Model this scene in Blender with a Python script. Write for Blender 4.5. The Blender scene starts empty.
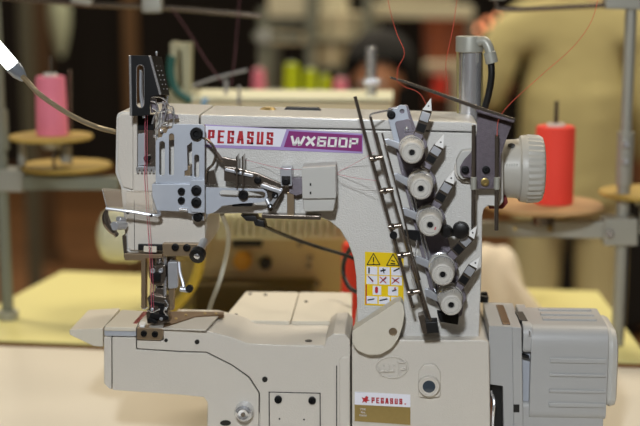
import bpy, bmesh, math, random
from mathutils import Vector, Matrix, noise
random.seed(7)
PI = math.pi
SC = bpy.context.scene
COL = SC.collection
# ------------------------------------------------------------------ camera
FP = 1300.0
CAM = Vector((0.0, -1.3, 1.5))
TH = math.atan(233 / FP)
PS = math.atan(80 * math.cos(TH) / FP)
Fw = Vector((-math.sin(PS) * math.cos(TH), math.cos(PS) * math.cos(TH), -math.sin(TH)))
Rt = Vector((math.cos(PS), math.sin(PS), 0))
Up = Rt.cross(Fw)
cd = bpy.data.cameras.new('camera'); cam = bpy.data.objects.new('camera', cd); COL.objects.link(cam)
cam.location = CAM; cam.rotation_euler = (PI / 2 - TH, 0, PS)
cd.sensor_width = 36; cd.lens = 36 * FP / 640; cd.clip_start = 0.02; cd.clip_end = 60
cd.dof.use_dof = True; cd.dof.focus_distance = 1.305; cd.dof.aperture_fstop = 3.5
SC.camera = cam
TABLE = 1.0

def ray(px, py):
    return Fw * FP + Rt * (px - 320) + Up * (213 - py)
def at(px, py, Y=0.0):
    d = ray(px, py); return CAM + d * ((Y - CAM.y) / d.y)
def onz(px, py, z):
    d = ray(px, py); return CAM + d * ((z - CAM.z) / d.z)
def sc(Y=0.0):
    return (1.3 + Y) / FP

# ------------------------------------------------------------------ materials
def lin(h):
    h = h.lstrip('#'); v = [int(h[i:i + 2], 16) / 255 for i in (0, 2, 4)]
    return tuple((c / 12.92 if c <= .04045 else ((c + .055) / 1.055) ** 2.4) for c in v) + (1,)
MATS = {}
def mat(name, col, rough=.5, metal=0., bump=0., bscale=400., var=0., vscale=30., coat=0., emit=None, estr=0., trans=0., aniso=None, ior=None, alpha=None):
    if name in MATS: return MATS[name]
    m = bpy.data.materials.new(name); m.use_nodes = True; nt = m.node_tree; b = nt.nodes['Principled BSDF']
    c = lin(col) if isinstance(col, str) else tuple(col) + (1,)
    b.inputs['Base Color'].default_value = c
    b.inputs['Roughness'].default_value = rough; b.inputs['Metallic'].default_value = metal
    if coat: b.inputs['Coat Weight'].default_value = coat; b.inputs['Coat Roughness'].default_value = .15
    if emit: b.inputs['Emission Color'].default_value = lin(emit); b.inputs['Emission Strength'].default_value = estr
    if trans: b.inputs['Transmission Weight'].default_value = trans
    if ior: b.inputs['IOR'].default_value = ior
    if alpha is not None: b.inputs['Alpha'].default_value = alpha
    tc = nt.nodes.new('ShaderNodeTexCoord')
    if bump:
        n = nt.nodes.new('ShaderNodeTexNoise'); n.inputs['Scale'].default_value = bscale; n.inputs['Detail'].default_value = 2
        nt.links.new(tc.outputs['Object'], n.inputs['Vector'])
        bp = nt.nodes.new('ShaderNodeBump'); bp.inputs['Strength'].default_value = bump; bp.inputs['Distance'].default_value = .001
        nt.links.new(n.outputs['Fac'], bp.inputs['Height']); nt.links.new(bp.outputs['Normal'], b.inputs['Normal'])
    if var:
        n = nt.nodes.new('ShaderNodeTexNoise'); n.inputs['Scale'].default_value = vscale; n.inputs['Detail'].default_value = 4
        nt.links.new(tc.outputs['Object'], n.inputs['Vector'])
        mx = nt.nodes.new('ShaderNodeMixRGB'); mx.inputs[1].default_value = tuple(x * (1 - var) for x in c[:3]) + (1,)
        mx.inputs[2].default_value = tuple(min(1, x * (1 + var)) for x in c[:3]) + (1,)
        nt.links.new(n.outputs['Fac'], mx.inputs[0]); nt.links.new(mx.outputs[0], b.inputs['Base Color'])
    MATS[name] = m; return m
paint = mat('machine_paint', '#cbc9c4', .3, bump=.9, bscale=700, coat=.3)
paint2 = mat('smooth_machine_paint', '#cbc5bb', .36, bump=.3, bscale=700)
cream = mat('cream_cover_paint', '#cfc8b8', .42, bump=.1, bscale=500)
motorp = mat('motor_grey_plastic', '#a8a8a7', .42, bump=.1, bscale=800)
wheelp = mat('light_grey_plastic', '#b9b8b3', .4)
seam = mat('dark_gasket', '#2c2924', .8)
black = mat('black_oxide_steel', '#08080a', .5); black.node_tree.nodes['Principled BSDF'].inputs['Specular IOR Level'].default_value = .25
guardm = mat('mottled_guard_steel', '#625a60', .38, metal=.7, bump=.6, bscale=1200, var=.25, vscale=250)
blackp = mat('black_plastic', '#0a0a0b', .45)
steel = mat('brushed_steel', '#c3c6cc', .36, metal=.65, var=.08, vscale=80)
bluesteel = mat('satin_nickel_plate', '#bac0ca', .4, metal=.35, var=.05, vscale=60)
chrome = mat('chrome', '#e2e4e8', .2, metal=.8)
darksteel = mat('dark_steel', '#7c7268', .22, metal=.8, var=.15, vscale=90)
gunmetal = mat('purple_grey_cast_steel', '#78727a', .4, metal=.6, bump=.5, bscale=1500, var=.12, vscale=200)
tansteel = mat('warm_tan_metal', '#a08c72', .35, metal=.7, var=.12, vscale=100)
dullbronze = mat('worn_bronze_plate', '#6b5238', .4, metal=.6, var=.3, vscale=120)
whitecap = mat('white_ceramic', '#ecebe8', .3)
knobp = mat('ivory_knob_plastic', '#c0bdb6', .4)
red = mat('lettering_red', '#b3202c', .5)
labelw = mat('label_white', '#e4e4ee', .35)
labell = mat('label_lilac', '#a690c4', .4)
labelp = mat('label_purple', '#84286f', .4)
labely = mat('label_yellow', '#e8c60c', .4)
inkb = mat('ink_black', '#15130f', .5)
brass = mat('brass_plate', '#a8925c', .35, metal=.8, var=.08, vscale=200)
pinkthread = mat('pink_sewing_thread', '#d06478', .7)
redthread = mat('red_sewing_thread', '#d0503c', .7)
dimthread = mat('mauve_sewing_thread', '#5a343c', .8)
acrylic = mat('clear_acrylic', '#e6dccb', .15, alpha=.25)
glassd = mat('sight_glass', '#39434d', .08, coat=.6)
def cone_mat(name, col, col2):
    m = mat(name, col, .75); nt = m.node_tree; b = nt.nodes['Principled BSDF']
    tc = nt.nodes.new('ShaderNodeTexCoord'); w = nt.nodes.new('ShaderNodeTexWave'); w.bands_direction = 'Z'
    w.inputs['Scale'].default_value = 160; w.inputs['Distortion'].default_value = 3
    nt.links.new(tc.outputs['Object'], w.inputs['Vector'])
    mx = nt.nodes.new('ShaderNodeMixRGB'); mx.inputs[1].default_value = lin(col); mx.inputs[2].default_value = lin(col2)
    nt.links.new(w.outputs['Fac'], mx.inputs[0]); nt.links.new(mx.outputs[0], b.inputs['Base Color']); return m
conered = cone_mat('neon_red_thread_winding', '#ff5640', '#f83c34')
conepink = cone_mat('pink_thread_winding', '#f490a6', '#e8788f')
coneneon = cone_mat('neon_yellow_thread_winding', '#d2e010', '#b8c808')
conewhite = cone_mat('white_thread_winding', '#dfe4d8', '#ced4c4')
yellowtop = mat('yellow_table_laminate', '#e8e096', .45, var=.03, vscale=4)
beigetop = mat('beige_table_laminate', '#dcd5c6', .4, var=.05, vscale=5)
woodedge = mat('brown_table_edging', '#8a5a2c', .5)
greymetal = mat('grey_powder_coat', '#a4a49a', .45, metal=.3)
greendull = mat('dull_green_grey_paint', '#7c7f70', .5)  # grey green, darkened in place of the weaker light on the left stand
tray = mat('tan_foam_tray', '#b09448', .7)  # tan, its colour lowered for the dimmer light at the left back
trayr = mat('tan_sponge_disc', '#b49164', .75)

# ------------------------------------------------------------------ mesh helpers
def link(name, bm, m, parent=None, smooth=40, wn=True):
    bmesh.ops.recalc_face_normals(bm, faces=bm.faces)
    me = bpy.data.meshes.new(name); bm.to_mesh(me); bm.free()
    for p in me.polygons: p.use_smooth = True
    me.set_sharp_from_angle(angle=math.radians(smooth))
    ms = m if isinstance(m, (list, tuple)) else [m]
    for x in ms: me.materials.append(x)
    o = bpy.data.objects.new(name, me); COL.objects.link(o)
    if wn:
        w = o.modifiers.new('wn', 'WEIGHTED_NORMAL'); w.keep_sharp = True
    if parent: adopt(o, parent)
    return o
def wmat(o):
    M = o.matrix_basis.copy()
    return wmat(o.parent) @ o.matrix_parent_inverse @ M if o.parent else M
def adopt(o, parent):
    o.parent = parent; o.matrix_parent_inverse = wmat(parent).inverted()
def tag(o, label=None, cat=None, group=None, kind=None):
    if label: o['label'] = label
    if cat: o['category'] = cat
    if group: o['group'] = group
    if kind: o['kind'] = kind
    return o
def thing(name, loc, label, cat, group=None):
    o = bpy.data.objects.new(name, None); COL.objects.link(o); o.location = loc; o.empty_display_size = .02
    return tag(o, label, cat, group)
def copy_tree(o, parent=None):
    c = o.copy(); COL.objects.link(c)
    if parent: c.parent = parent; c.matrix_parent_inverse = o.matrix_parent_inverse.copy()
    for ch in [x for x in list(COL.objects) if x.parent == o]: copy_tree(ch, c)
    return c
NB = bmesh.new
def rnd(pts, r, seg=5):
    """round corners of a 2-D polygon; r a number or a dict index->radius"""
    out = []; n = len(pts)
    for i, p in enumerate(pts):
        rr = r.get(i, 0) if isinstance(r, dict) else r
        p = Vector(p); a = Vector(pts[i - 1]); b = Vector(pts[(i + 1) % n])
        if rr <= 0: out.append(tuple(p)); continue
        da, db = a - p, b - p; rr = min(rr, da.length * .48, db.length * .48)
        s = p + da.normalized() * rr; e = p + db.normalized() * rr
        for k in range(seg + 1):
            t = k / seg; q = s * (1 - t) ** 2 + p * 2 * t * (1 - t) + e * t * t; out.append(tuple(q))
    return out
def ell(cx, cy, rx, ry=None, n=24, a=0):
    ry = ry or rx
    return [(cx + rx * math.cos(2 * PI * k / n) * math.cos(a) - ry * math.sin(2 * PI * k / n) * math.sin(a),
             cy + rx * math.cos(2 * PI * k / n) * math.sin(a) + ry * math.sin(2 * PI * k / n) * math.cos(a)) for k in range(n)]
def slot(x0, y0, x1, y1, w, n=6):
    """stadium outline between two points"""
    d = Vector((x1 - x0, y1 - y0)); a = math.atan2(d.y, d.x); out = []
    for k in range(n + 1): t = a - PI / 2 + PI * k / n; out.append((x1 + w / 2 * math.cos(t), y1 + w / 2 * math.sin(t)))
    for k in range(n + 1): t = a + PI / 2 + PI * k / n; out.append((x0 + w / 2 * math.cos(t), y0 + w / 2 * math.sin(t)))
    return out
def bev(bm, faces, w, seg=2, ang=30):
    es = set()
    for f in faces:
        for e in f.edges:
            if len(e.link_faces) == 2 and e.calc_face_angle(0) > math.radians(ang): es.add(e)
    if es and w > 0: bmesh.ops.bevel(bm, geom=list(es), offset=w, segments=seg, profile=.5, affect='EDGES', clamp_overlap=True)
def extr(bm, loops, off, b=0., seg=2):
    """loops of 3-D points (outer first) filled and extruded by the vector off (a function or vector)"""
    f = off if callable(off) else (lambda v: v + off)
    if len(loops) == 1:
        vs = [bm.verts.new(p) for p in loops[0]]; wv = [bm.verts.new(f(Vector(p))) for p in loops[0]]
        fs = [bm.faces.new(vs), bm.faces.new(wv[::-1])]; n = len(vs)
        for i in range(n): fs.append(bm.faces.new((vs[i], wv[i], wv[(i + 1) % n], vs[(i + 1) % n])))
    else:
        es = []; vv = []
        for L in loops:
            vs = [bm.verts.new(p) for p in L]; vv.append(vs)
            for i in range(len(vs)): es.append(bm.edges.new((vs[i], vs[(i + 1) % len(vs)])))
        r = bmesh.ops.triangle_fill(bm, use_beauty=True, use_dissolve=False, edges=es)
        fs = [g for g in r['geom'] if isinstance(g, bmesh.types.BMFace)]
        mp = {}
        for vs in vv:
            for v in vs: mp[v] = bm.verts.new(f(v.co.copy()))
        back = [bm.faces.new([mp[v] for v in reversed(q.verts)]) for q in fs]
        fs = fs + back
        for vs in vv:
            n = len(vs)
            for i in range(n): fs.append(bm.faces.new((vs[i], mp[vs[i]], mp[vs[(i + 1) % n]], vs[(i + 1) % n])))
    bmesh.ops.recalc_face_normals(bm, faces=fs)
    bev(bm, fs, b, seg)
def prism(bm, pts, Y0, Y1, b=.0006, holes=(), zmin=None, seg=2):
    def L(p):
        q = [at(x, y, Y0) for x, y in p]
        if zmin is not None:
            for v in q: v.z = max(v.z, zmin)
        return q
    extr(bm, [L(pts)] + [L(h) for h in holes], Vector((0, Y1 - Y0, 0)), b, seg)
def zprism(bm, pts, z0, dz, b=.0006, holes=()):
    extr(bm, [[onz(x, y, z0) for x, y in pts]] + [[onz(x, y, z0) for x, y in h] for h in holes], Vector((0, 0, dz)), b)
def box(bm, c, s, b=.0005, R=None, seg=2):
    c = Vector(c); x, y, z = [v / 2 for v in s]; M = R or Matrix.Identity(3)
    p = [c + M @ Vector(v) for v in ((-x, -y, -z), (x, -y, -z), (x, -y, z), (-x, -y, z))]
    extr(bm, [p], M @ Vector((0, 2 * y, 0)), b, seg)
def basis(ax):
    ax = Vector(ax).normalized(); u = Vector((0, 0, 1)).cross(ax)
    if u.length < 1e-3: u = Vector((1, 0, 0))
    u.normalize(); return ax, u, ax.cross(u)
def lathe(bm, c, ax, prof, n=28, mod=None, sx=1, sy=1):
    """prof: list of (t, r) along the axis"""
    c = Vector(c); ax, u, v = basis(ax); rings = []
    for t, r in prof:
        rings.append([bm.verts.new(c + ax * t + (u * math.cos(2 * PI * k / n) * sx + v * math.sin(2 * PI * k / n) * sy) * (r * (mod(k, t) if mod else 1))) for k in range(n)] if r > 1e-6 else [bm.verts.new(c + ax * t)])
    for a, b in zip(rings, rings[1:]):
        for k in range(n):
            j = (k + 1) % n
            if len(a) == 1 and len(b) == 1: continue
            if len(a) == 1: bm.faces.new((a[0], b[k], b[j]))
            elif len(b) == 1: bm.faces.new((a[k], b[0], a[j]))
            else: bm.faces.new((a[k], b[k], b[j], a[j]))
    if len(rings[0]) > 1: bm.faces.new(rings[0][::-1])
    if len(rings[-1]) > 1: bm.faces.new(rings[-1])
def cyl(bm, a, b, r, n=20, c=.0004, r2=None):
    a, b = Vector(a), Vector(b); L = (b - a).length; r2 = r if r2 is None else r2; c = min(c, r * .4, L * .3)
    lathe(bm, a, b - a, [(0, 0), (0, r - c), (c, r), (L - c, r2), (L, r2 - c), (L, 0)], n)
def disc(bm, px, py, Y0, Y1, rpx, n=20, c=.0004):
    """cylinder along Y whose front face (Y0) shows centred on the pixel"""
    p = at(px, py, Y0); cyl(bm, p, p + Vector((0, Y1 - Y0, 0)), rpx * sc(Y0), n, c)
def smoothpts(pts, n=8):
    P = [Vector(p) for p in pts]; P = [P[0] * 2 - P[1]] + P + [P[-1] * 2 - P[-2]]; out = []
    for i in range(1, len(P) - 2):
        for k in range(n):
            t = k / n; a, b, c, d = P[i - 1:i + 3]
            out.append(.5 * ((2 * b) + (c - a) * t + (2 * a - 5 * b + 4 * c - d) * t * t + (3 * b - a - 3 * c + d) * t ** 3))
    out.append(P[-2]); return out
def tube(bm, pts, r, n=8, sm=6, flat=1.):
    P = smoothpts(pts, sm) if sm else [Vector(p) for p in pts]
    rr = r if callable(r) else (lambda t: r); prev = None; rings = []
    for i, p in enumerate(P):
        d = (P[min(i + 1, len(P) - 1)] - P[max(i - 1, 0)]).normalized()
        if prev is None: _, u, _ = basis(d)
        else: u = (prev - d * prev.dot(d)).normalized()
        prev = u; v = d.cross(u); q = rr(i / (len(P) - 1))
        rings.append([bm.verts.new(p + (u * math.cos(2 * PI * k / n) + v * math.sin(2 * PI * k / n) * flat) * q) for k in range(n)])
    for a, b in zip(rings, rings[1:]):
        for k in range(n): bm.faces.new((a[k], b[k], b[(k + 1) % n], a[(k + 1) % n]))
    bm.faces.new(rings[0][::-1]); bm.faces.new(rings[-1])
def pts_at(L, Y=None):
    return [at(p[0], p[1], p[2] if len(p) > 2 else Y) for p in L]
def part(name, m, parent, fn, label=None, **k):
    bm = NB(); fn(bm); o = link(name, bm, m, parent, **k)
    if label: o['label'] = label
    return o
def P(name, m, parent, pts, Y0, Y1, b=.0006, holes=(), label=None, zmin=None):
    return part(name, m, parent, lambda bm: prism(bm, pts, Y0, Y1, b, holes, zmin), label)
def screw(parent, px, py, Y, r, m=None, name='screw', h=.003, hexa=True):
    """cap screw with a sunk hexagon socket"""
    m = m or black; p = at(px, py, Y - h); R = r * sc(Y); bm = NB()
    n = 18
    lathe(bm, p, (0, 1, 0), [(h * .6, 0), (h * .6, R * .45), (0, R * .5), (0, R * .85), (h * .15, R), (h, R), (h, 0)], n)
    return link(name, bm, m, parent)
def text(name, s, quad, Y, m, parent, off=0., depth=.0003, spacing=1., shear=0., fnmap=None):
    """writing fitted to a pixel quad (tl, tr, br, bl) on the plane Y"""
    cu = bpy.data.curves.new('t', 'FONT'); cu.body = s; cu.offset = off; cu.space_character = spacing; cu.shear = shear; cu.resolution_u = 4
    ob = bpy.data.objects.new('t', cu); COL.objects.link(ob); bpy.context.view_layer.update()
    dg = bpy.context.evaluated_depsgraph_get(); me = bpy.data.meshes.new_from_object(ob.evaluated_get(dg))
    bpy.data.objects.remove(ob)
    xs = [v.co.x for v in me.vertices]; ys = [v.co.y for v in me.vertices]
    x0, x1, y0, y1 = min(xs), max(xs), min(ys), max(ys); tl, tr, br, bl = [Vector(q) for q in quad]
    def mp(v):
        a = (v.x - x0) / (x1 - x0); b = (v.y - y0) / (y1 - y0)
        q = (bl * (1 - a) + br * a) * (1 - b) + (tl * (1 - a) + tr * a) * b
        return fnmap(q) if fnmap else at(q.x, q.y, Y)
    bm = NB(); bm.from_mesh(me); bpy.data.meshes.remove(me)
    for v in bm.verts: v.co = mp(v.co)
    r = bmesh.ops.extrude_face_region(bm, geom=bm.faces[:])
    for g in r['geom']:
        if isinstance(g, bmesh.types.BMVert): g.co.y -= depth
    return link(name, bm, m, parent, wn=False)

GL = {'P': [[(0, 0), (0, 1), (1, 1), (1, .45), (0, .45)]], 'E': [[(1, 0), (0, 0), (0, 1), (1, 1)], [(0, .52), (.85, .52)]], 'G': [[(1, .76), (1, 1), (0, 1), (0, 0), (1, 0), (1, .42), (.72, .42)]],
      'A': [[(-.06, 0), (.36, 1), (.64, 1), (1.06, 0)], [(.15, .3), (.85, .3)]], 'S': [[(1, .78), (1, 1), (0, 1), (0, .54), (1, .46), (1, 0), (0, 0), (0, .22)]], 'U': [[(0, 1), (0, 0), (1, 0), (1, 1)]],
      'W': [[(-.1, 1), (.2, 0), (.3, 0), (.5, .8), (.7, 0), (.8, 0), (1.1, 1)]], 'X': [[(0, 0), (1, 1)], [(0, 1), (1, 0)]], '6': [[(1, 1), (0, 1), (0, 0), (1, 0), (1, .55), (0, .55)]], '0': [[(0, 0), (0, 1), (1, 1), (1, 0), (0, 0)]], '.': [[(.3, 0), (.5, 0)]]}
def strokes(name, word, quad, Y, m, parent, wx, wy, gapf=.28, wide={}, dy=.0002):
    """block lettering in straight strokes; wx / wy are the stroke widths in pixels"""
    tl, tr, br, bl = [Vector(q) for q in quad]; U_ = [wide.get(c, 1) for c in word]; tot = sum(U_) + gapf * (len(word) - 1); bm = NB(); x = 0; L = (tr - tl).length; H = (bl - tl).length
    for c, u in zip(word, U_):
        ax, aw = x / tot, u / tot; hx = wx / 2 / L; hy = wy / 2 / H
        def mp(p):
            a = ax + hx + p[0] * (aw - 2 * hx); b = hy + p[1] * (1 - 2 * hy); q = (bl * (1 - a) + br * a) * (1 - b) + (tl * (1 - a) + tr * a) * b; return q
        for pl in GL[c]:
            q = [mp(p) for p in pl]
            for a, b in zip(q, q[1:]):
                d = (b - a); l = d.length; d = d / l; n = Vector((-d.y, d.x)); w = (wx * abs(d.y) + wy * abs(d.x)) / 2; e = (wx * abs(d.x) + wy * abs(d.y)) / 2 * (1 if min(abs(d.x), abs(d.y)) < .2 else .3)
                prism(bm, [tuple(v) for v in (a - d * e + n * w, b + d * e + n * w, b + d * e - n * w, a - d * e - n * w)], Y - dy, Y + .0003, 0)
        x += u + gapf
    return link(name, bm, m, parent, wn=False)

# ================================================================== SETTING
def struct(name, bm, m): return tag(link(name, bm, m, wn=False), kind='structure')
def floor_mat():
    m = mat('brown_hall_floor', '#8a5c30', .55); nt = m.node_tree; b = nt.nodes['Principled BSDF']
    tc = nt.nodes.new('ShaderNodeTexCoord'); br = nt.nodes.new('ShaderNodeTexBrick')
    br.inputs['Scale'].default_value = 1.0; br.inputs['Brick Width'].default_value = 1.2; br.inputs['Row Height'].default_value = .18
    br.inputs['Mortar Size'].default_value = .004; br.inputs['Color1'].default_value = lin('#7c5430'); br.inputs['Color2'].default_value = lin('#684626'); br.inputs['Mortar'].default_value = lin('#4a2e18')
    nt.links.new(tc.outputs['Object'], br.inputs['Vector']); nt.links.new(br.outputs['Color'], b.inputs['Base Color']); return m
def slab(c, s, b=0):
    bm = NB(); box(bm, c, s, b); return bm
struct('floor', slab((0, 4, -.05), (14, 13, .1)), floor_mat())
wallm = mat('shaded_hall_drape', '#1d1713', .95, bump=.4, bscale=12, var=.2, vscale=2)  # very dark colour stands in for the low light at the back
def drape(bm, p0, p1, h):
    p0, p1 = Vector(p0), Vector(p1); d = p1 - p0; n = int(d.length / .06); nn = Vector((-d.y, d.x, 0)).normalized(); prev = None
    for i in range(n + 1):
        q = p0 + d * i / n + nn * (.05 * math.sin(i * 1.1) + .02 * math.sin(i * .37))
        c = [bm.verts.new(q), bm.verts.new(q + Vector((0, 0, h)))]
        if prev: bm.faces.new((prev[0], c[0], c[1], prev[1]))
        prev = c
for nm, a, b_ in (('wall_back', (-6.9, 9.2, 0), (6.9, 9.2, 0)), ('wall_left', (-6.9, -2.4, 0), (-6.9, 9.2, 0)), ('wall_right', (6.9, 9.2, 0), (6.9, -2.4, 0))):
    bm = NB(); drape(bm, a, b_, 4.0); struct(nm, bm, wallm)

# ---------------------------------------------------------------- tables
def table(name, corners, top, edge, label, thick=.028, legs=True, legm=None):
    c = sum(corners, Vector()) / 4; t = thing(name, (c.x, c.y, 0), label, 'table')
    bm = NB(); extr(bm, [[v.copy() for v in corners]], Vector((0, 0, -.004)), .0008); link('tabletop', bm, top, t)
    bm = NB(); inn = [c + (v - c) * .9985 for v in corners]
    extr(bm, [[v + Vector((0, 0, -.004)) for v in inn]], Vector((0, 0, -thick)), .001); link('edging', bm, edge, t)
    zt = corners[0].z - .004 - thick
    cs = [c + (v - c) * .86 for v in corners]
    for v in cs:
        bm = NB(); box(bm, (v.x, v.y, zt / 2), (.045, .045, zt), .003); link('leg', bm, legm or greymetal, t)
    for a, b in ((0, 1), (2, 3)):
        bm = NB(); pa, pb = cs[a], cs[b]; d = pb - pa; box(bm, ((pa + pb) / 2).to_tuple()[:2] + (zt - .04,), (d.length - .05, .03, .05), .002, Matrix.Rotation(math.atan2(d.y, d.x), 3, 'Z')); link('crossbar', bm, legm or greymetal, t)
    return t
bl_, br_ = onz(-60, 344, TABLE), onz(700, 370, TABLE)
d_ = (br_ - bl_).normalized(); A = bl_ - d_ * .25; B = br_ + d_ * .25; nrm = Vector((d_.y, -d_.x, 0))
table('machine_table', [A + nrm * .62, B + nrm * .62, B, A], beigetop, woodedge, 'beige laminate work table in front carrying the large grey sewing machine')
gap = Vector((-d_.y, d_.x, 0)) * .03
yb0, yb1 = onz(62, 271, TABLE), onz(598, 291, TABLE)
yl = onz(62, 271, TABLE) + (onz(10, 298, TABLE) - onz(62, 271, TABLE)).normalized() * .48
yr = onz(598, 291, TABLE) + (onz(640, 347, TABLE) - onz(598, 291, TABLE)).normalized() * .42
fl, fr = bl_ + gap, br_ + gap
def isect(p, q, a, b):
    d, e = q - p, b - a; k = d.x * e.y - d.y * e.x; t = ((a.x - p.x) * e.y - (a.y - p.y) * e.x) / k; return p + d * t
table('yellow_table', [isect(yb0, yl, fl, fr), isect(yb1, yr, fl, fr), yb1, yb0], yellowtop, woodedge, 'pale yellow table behind the front one, carrying the blurred sewing machine')

# ================================================================== MAIN MACHINE
M0 = at(300, 400, .04); M0.z = TABLE
M = thing('sewing_machine', M0, 'large light grey industrial coverstitch sewing machine in sharp focus on the beige front table', 'sewing machine')
ZT = TABLE + .0005
# arm, head and column in one casting
body = [(116, 118), (117.3, 113.5), (121.5, 111.6), (165, 113.2), (199, 114.6), (199, 127.6), (300, 128.8), (400, 131), (474, 133), (478, 134), (478, 137.5),
        (499, 138), (503, 141), (503.5, 202), (499, 206.5), (488, 206), (484, 209), (482.5, 216), (482, 260), (480.5, 300), (479, 338.5), (357, 338.5), (357, 300), (356, 276),
        (353.5, 258), (348, 243), (340, 230), (330, 221.5), (318, 216.5), (300, 214), (240, 213.5), (209, 214), (206.5, 220), (206, 246), (203, 252.5),
        (128, 253), (125.5, 249), (123.5, 216), (120.5, 187), (115, 173)]
casting = P('machine_casting', paint, M, body, 0, .105, .004)
cover = P('arm_cover', paint, M, rnd([(200, 114.6), (300, 117), (400, 119.8), (470, 122), (478, 123.5), (478, 132.6), (474, 132.2), (400, 130.2), (300, 128), (200, 126.8)], {3: 3, 4: 4}), .0, .1, .0025)
P('cover_gasket', seam, M, [(198.4, 118), (476, 126), (476, 136), (198.4, 132)], .0035, .098, 0)
part('cover_handle', blackp, M, lambda bm: prism(bm, [(283, 111.2), (286, 107), (318, 107.8), (322, 111.6)], .07, .08, .0006))
part('oil_filler_cap', brass, M, lambda bm: lathe(bm, at(268, 110, .07), (0, 0, 1), [(-.006, .009), (.001, .009), (.003, .006), (.0035, 0)], 20))
# head front details
P('head_side_strip', paint2, M, [(117.5, 118), (121, 114), (133, 113.5), (133, 190), (122.5, 187), (117.5, 171)], -.0035, .002, .0015)
# faceplate lower
P('face_plate', paint2, M, rnd([(125.5, 192), (205, 192), (205, 244), (200, 250.5), (130, 250.5), (127.5, 246)], 2), -.0045, .003, .0012)
P('face_plate_seam', seam, M, [(134, 200), (134.5, 200), (134.7, 250), (134.2, 250)], -.0049, -.004, 0)
# take-up window
P('take_up_recess', darksteel, M, [(136.5, 113.5), (155.5, 113.5), (155.5, 169), (136.5, 169)], -.0008, .003, .0002)
P('recess_backing', black, M, [(138, 114), (153.5, 114), (153.5, 130), (138, 130)], -.0016, .001, .0002)
P('recess_backing', steel, M, [(138, 134), (145, 133), (145.5, 165), (138, 166)], -.0028, .001, .0002)
P('window_frame', paint2, M, [(133, 114), (156.5, 114), (156.5, 192), (133, 192)], -.006, .001, .0006, holes=[[(137, 115), (155.3, 115), (155.3, 169.5), (137, 169.5)]])
teeth = [(136, 167)]
for k in range(5):
    x = 136 + k * 3.9; teeth += [(x, 169.5), (x + .8, 173), (x + 2.4, 173.4), (x + 3.1, 169.6)]
teeth += [(156, 167)]
P('toothed_guide', chrome, M, teeth, -.012, -.005, .0003)
P('window_panel', paint2, M, [(134.5, 174), (156, 174), (156, 191), (134.5, 191)], -.0075, .0, .0004)
part('take_up_shaft', black, M, lambda bm: disc(bm, 146.5, 158.5, -.008, .0, 3.2))
# black take-up cover with slot
def take(bm):
    prism(bm, [(130, 55.3), (149.8, 55.6), (160.3, 94.6), (150.5, 97), (150, 115.5), (131, 116)], -.03, -.0285, .0004, holes=[slot(140.3, 68.5, 140.3, 104, 7.4)])
TC = part('take_up_cover', black, M, take, 'black folded metal cover with a long slot')
def chrom_edges(bm):
    cyl(bm, at(130, 55.3, -.03), at(131, 116, -.03), .0013, 8); cyl(bm, at(149.8, 55.6, -.03), at(160.3, 94.6, -.03), .0013, 8)
    tube(bm, pts_at(slot(140.3, 68.5, 140.3, 104, 7.6) + slot(140.3, 68.5, 140.3, 104, 7.6)[:1], -.0303), .00035, 6, 0)
part('polished_edge', chrome, TC, chrom_edges)
def tside(bm):
    extr(bm, [[at(150.5, 56, -.0285), at(160.8, 94.5, -.0285), at(169.5, 95, .004), at(162, 57, .004)]], Vector((-.0012, 0, 0)), .0002)
    extr(bm, [[at(130.3, 56, -.0285), at(131.3, 115.5, -.0285), at(137, 115.5, .0), at(136, 56, .0)]], Vector((-.001, 0, 0)), .0002)
part('side_wall', black, TC, tside)
def dots(bm):
    for k in range(6):
        for j, (u) in enumerate((0.35, .7)):
            a = at(151.8 + k * 1.6, 66 + k * 4.6, -.0285); b = at(162.5 + k * 1.3, 66 + k * 4.6, .004); p = a.lerp(b, u)
            cyl(bm, p + Vector((.0004, 0, 0)), p + Vector((.0012, 0, 0)), .0006, 8)
part('perforation_rims', steel, TC, dots)
part('cover_tip', chrome, TC, lambda bm: lathe(bm, at(156.5, 52.5, -.015), (0, 0, 1), [(-.003, .0008), (0, .0015), (.001, .001), (.0012, 0)], 10))
# long slit inside the cover slot: take-up lever
part('take_up_lever', steel, M, lambda bm: (tube(bm, pts_at([(140.5, 70), (140.3, 86), (141, 100), (144, 118)], -.024), .0013, 8), tube(bm, pts_at([(141.8, 72), (142, 92), (143.5, 104)], -.022), .0006, 6)))
# chrome thread loops below the cover
def loops(bm):
    for pts in ([(151, 97), (160, 97), (166, 101), (169, 106), (173, 108), (174, 118), (172, 128)], [(151, 101), (156, 103), (158, 110), (154, 117), (152, 124)],
                [(158, 104), (163, 103), (166, 110), (164, 120), (160, 128)], [(168, 96), (166, 104), (161, 112), (160, 120), (158, 130)],
                [(152, 108), (160, 112), (170, 110), (173, 114)], [(155, 130), (160, 124), (168, 122)]):
        tube(bm, pts_at(pts, -.02), .0008, 6, 5)
part('wire_thread_loops', chrome, M, loops)
part('thread_eyelet_bracket', gunmetal, M, lambda bm: (prism(bm, [(150, 99), (156, 99), (157, 112), (151, 113)], -.014, -.011), prism(bm, [(162, 101), (167, 103), (168, 121), (162, 121)], -.013, -.010), prism(bm, [(169, 113), (178, 115), (178, 119), (168, 119)], -.012, -.009)))
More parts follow.
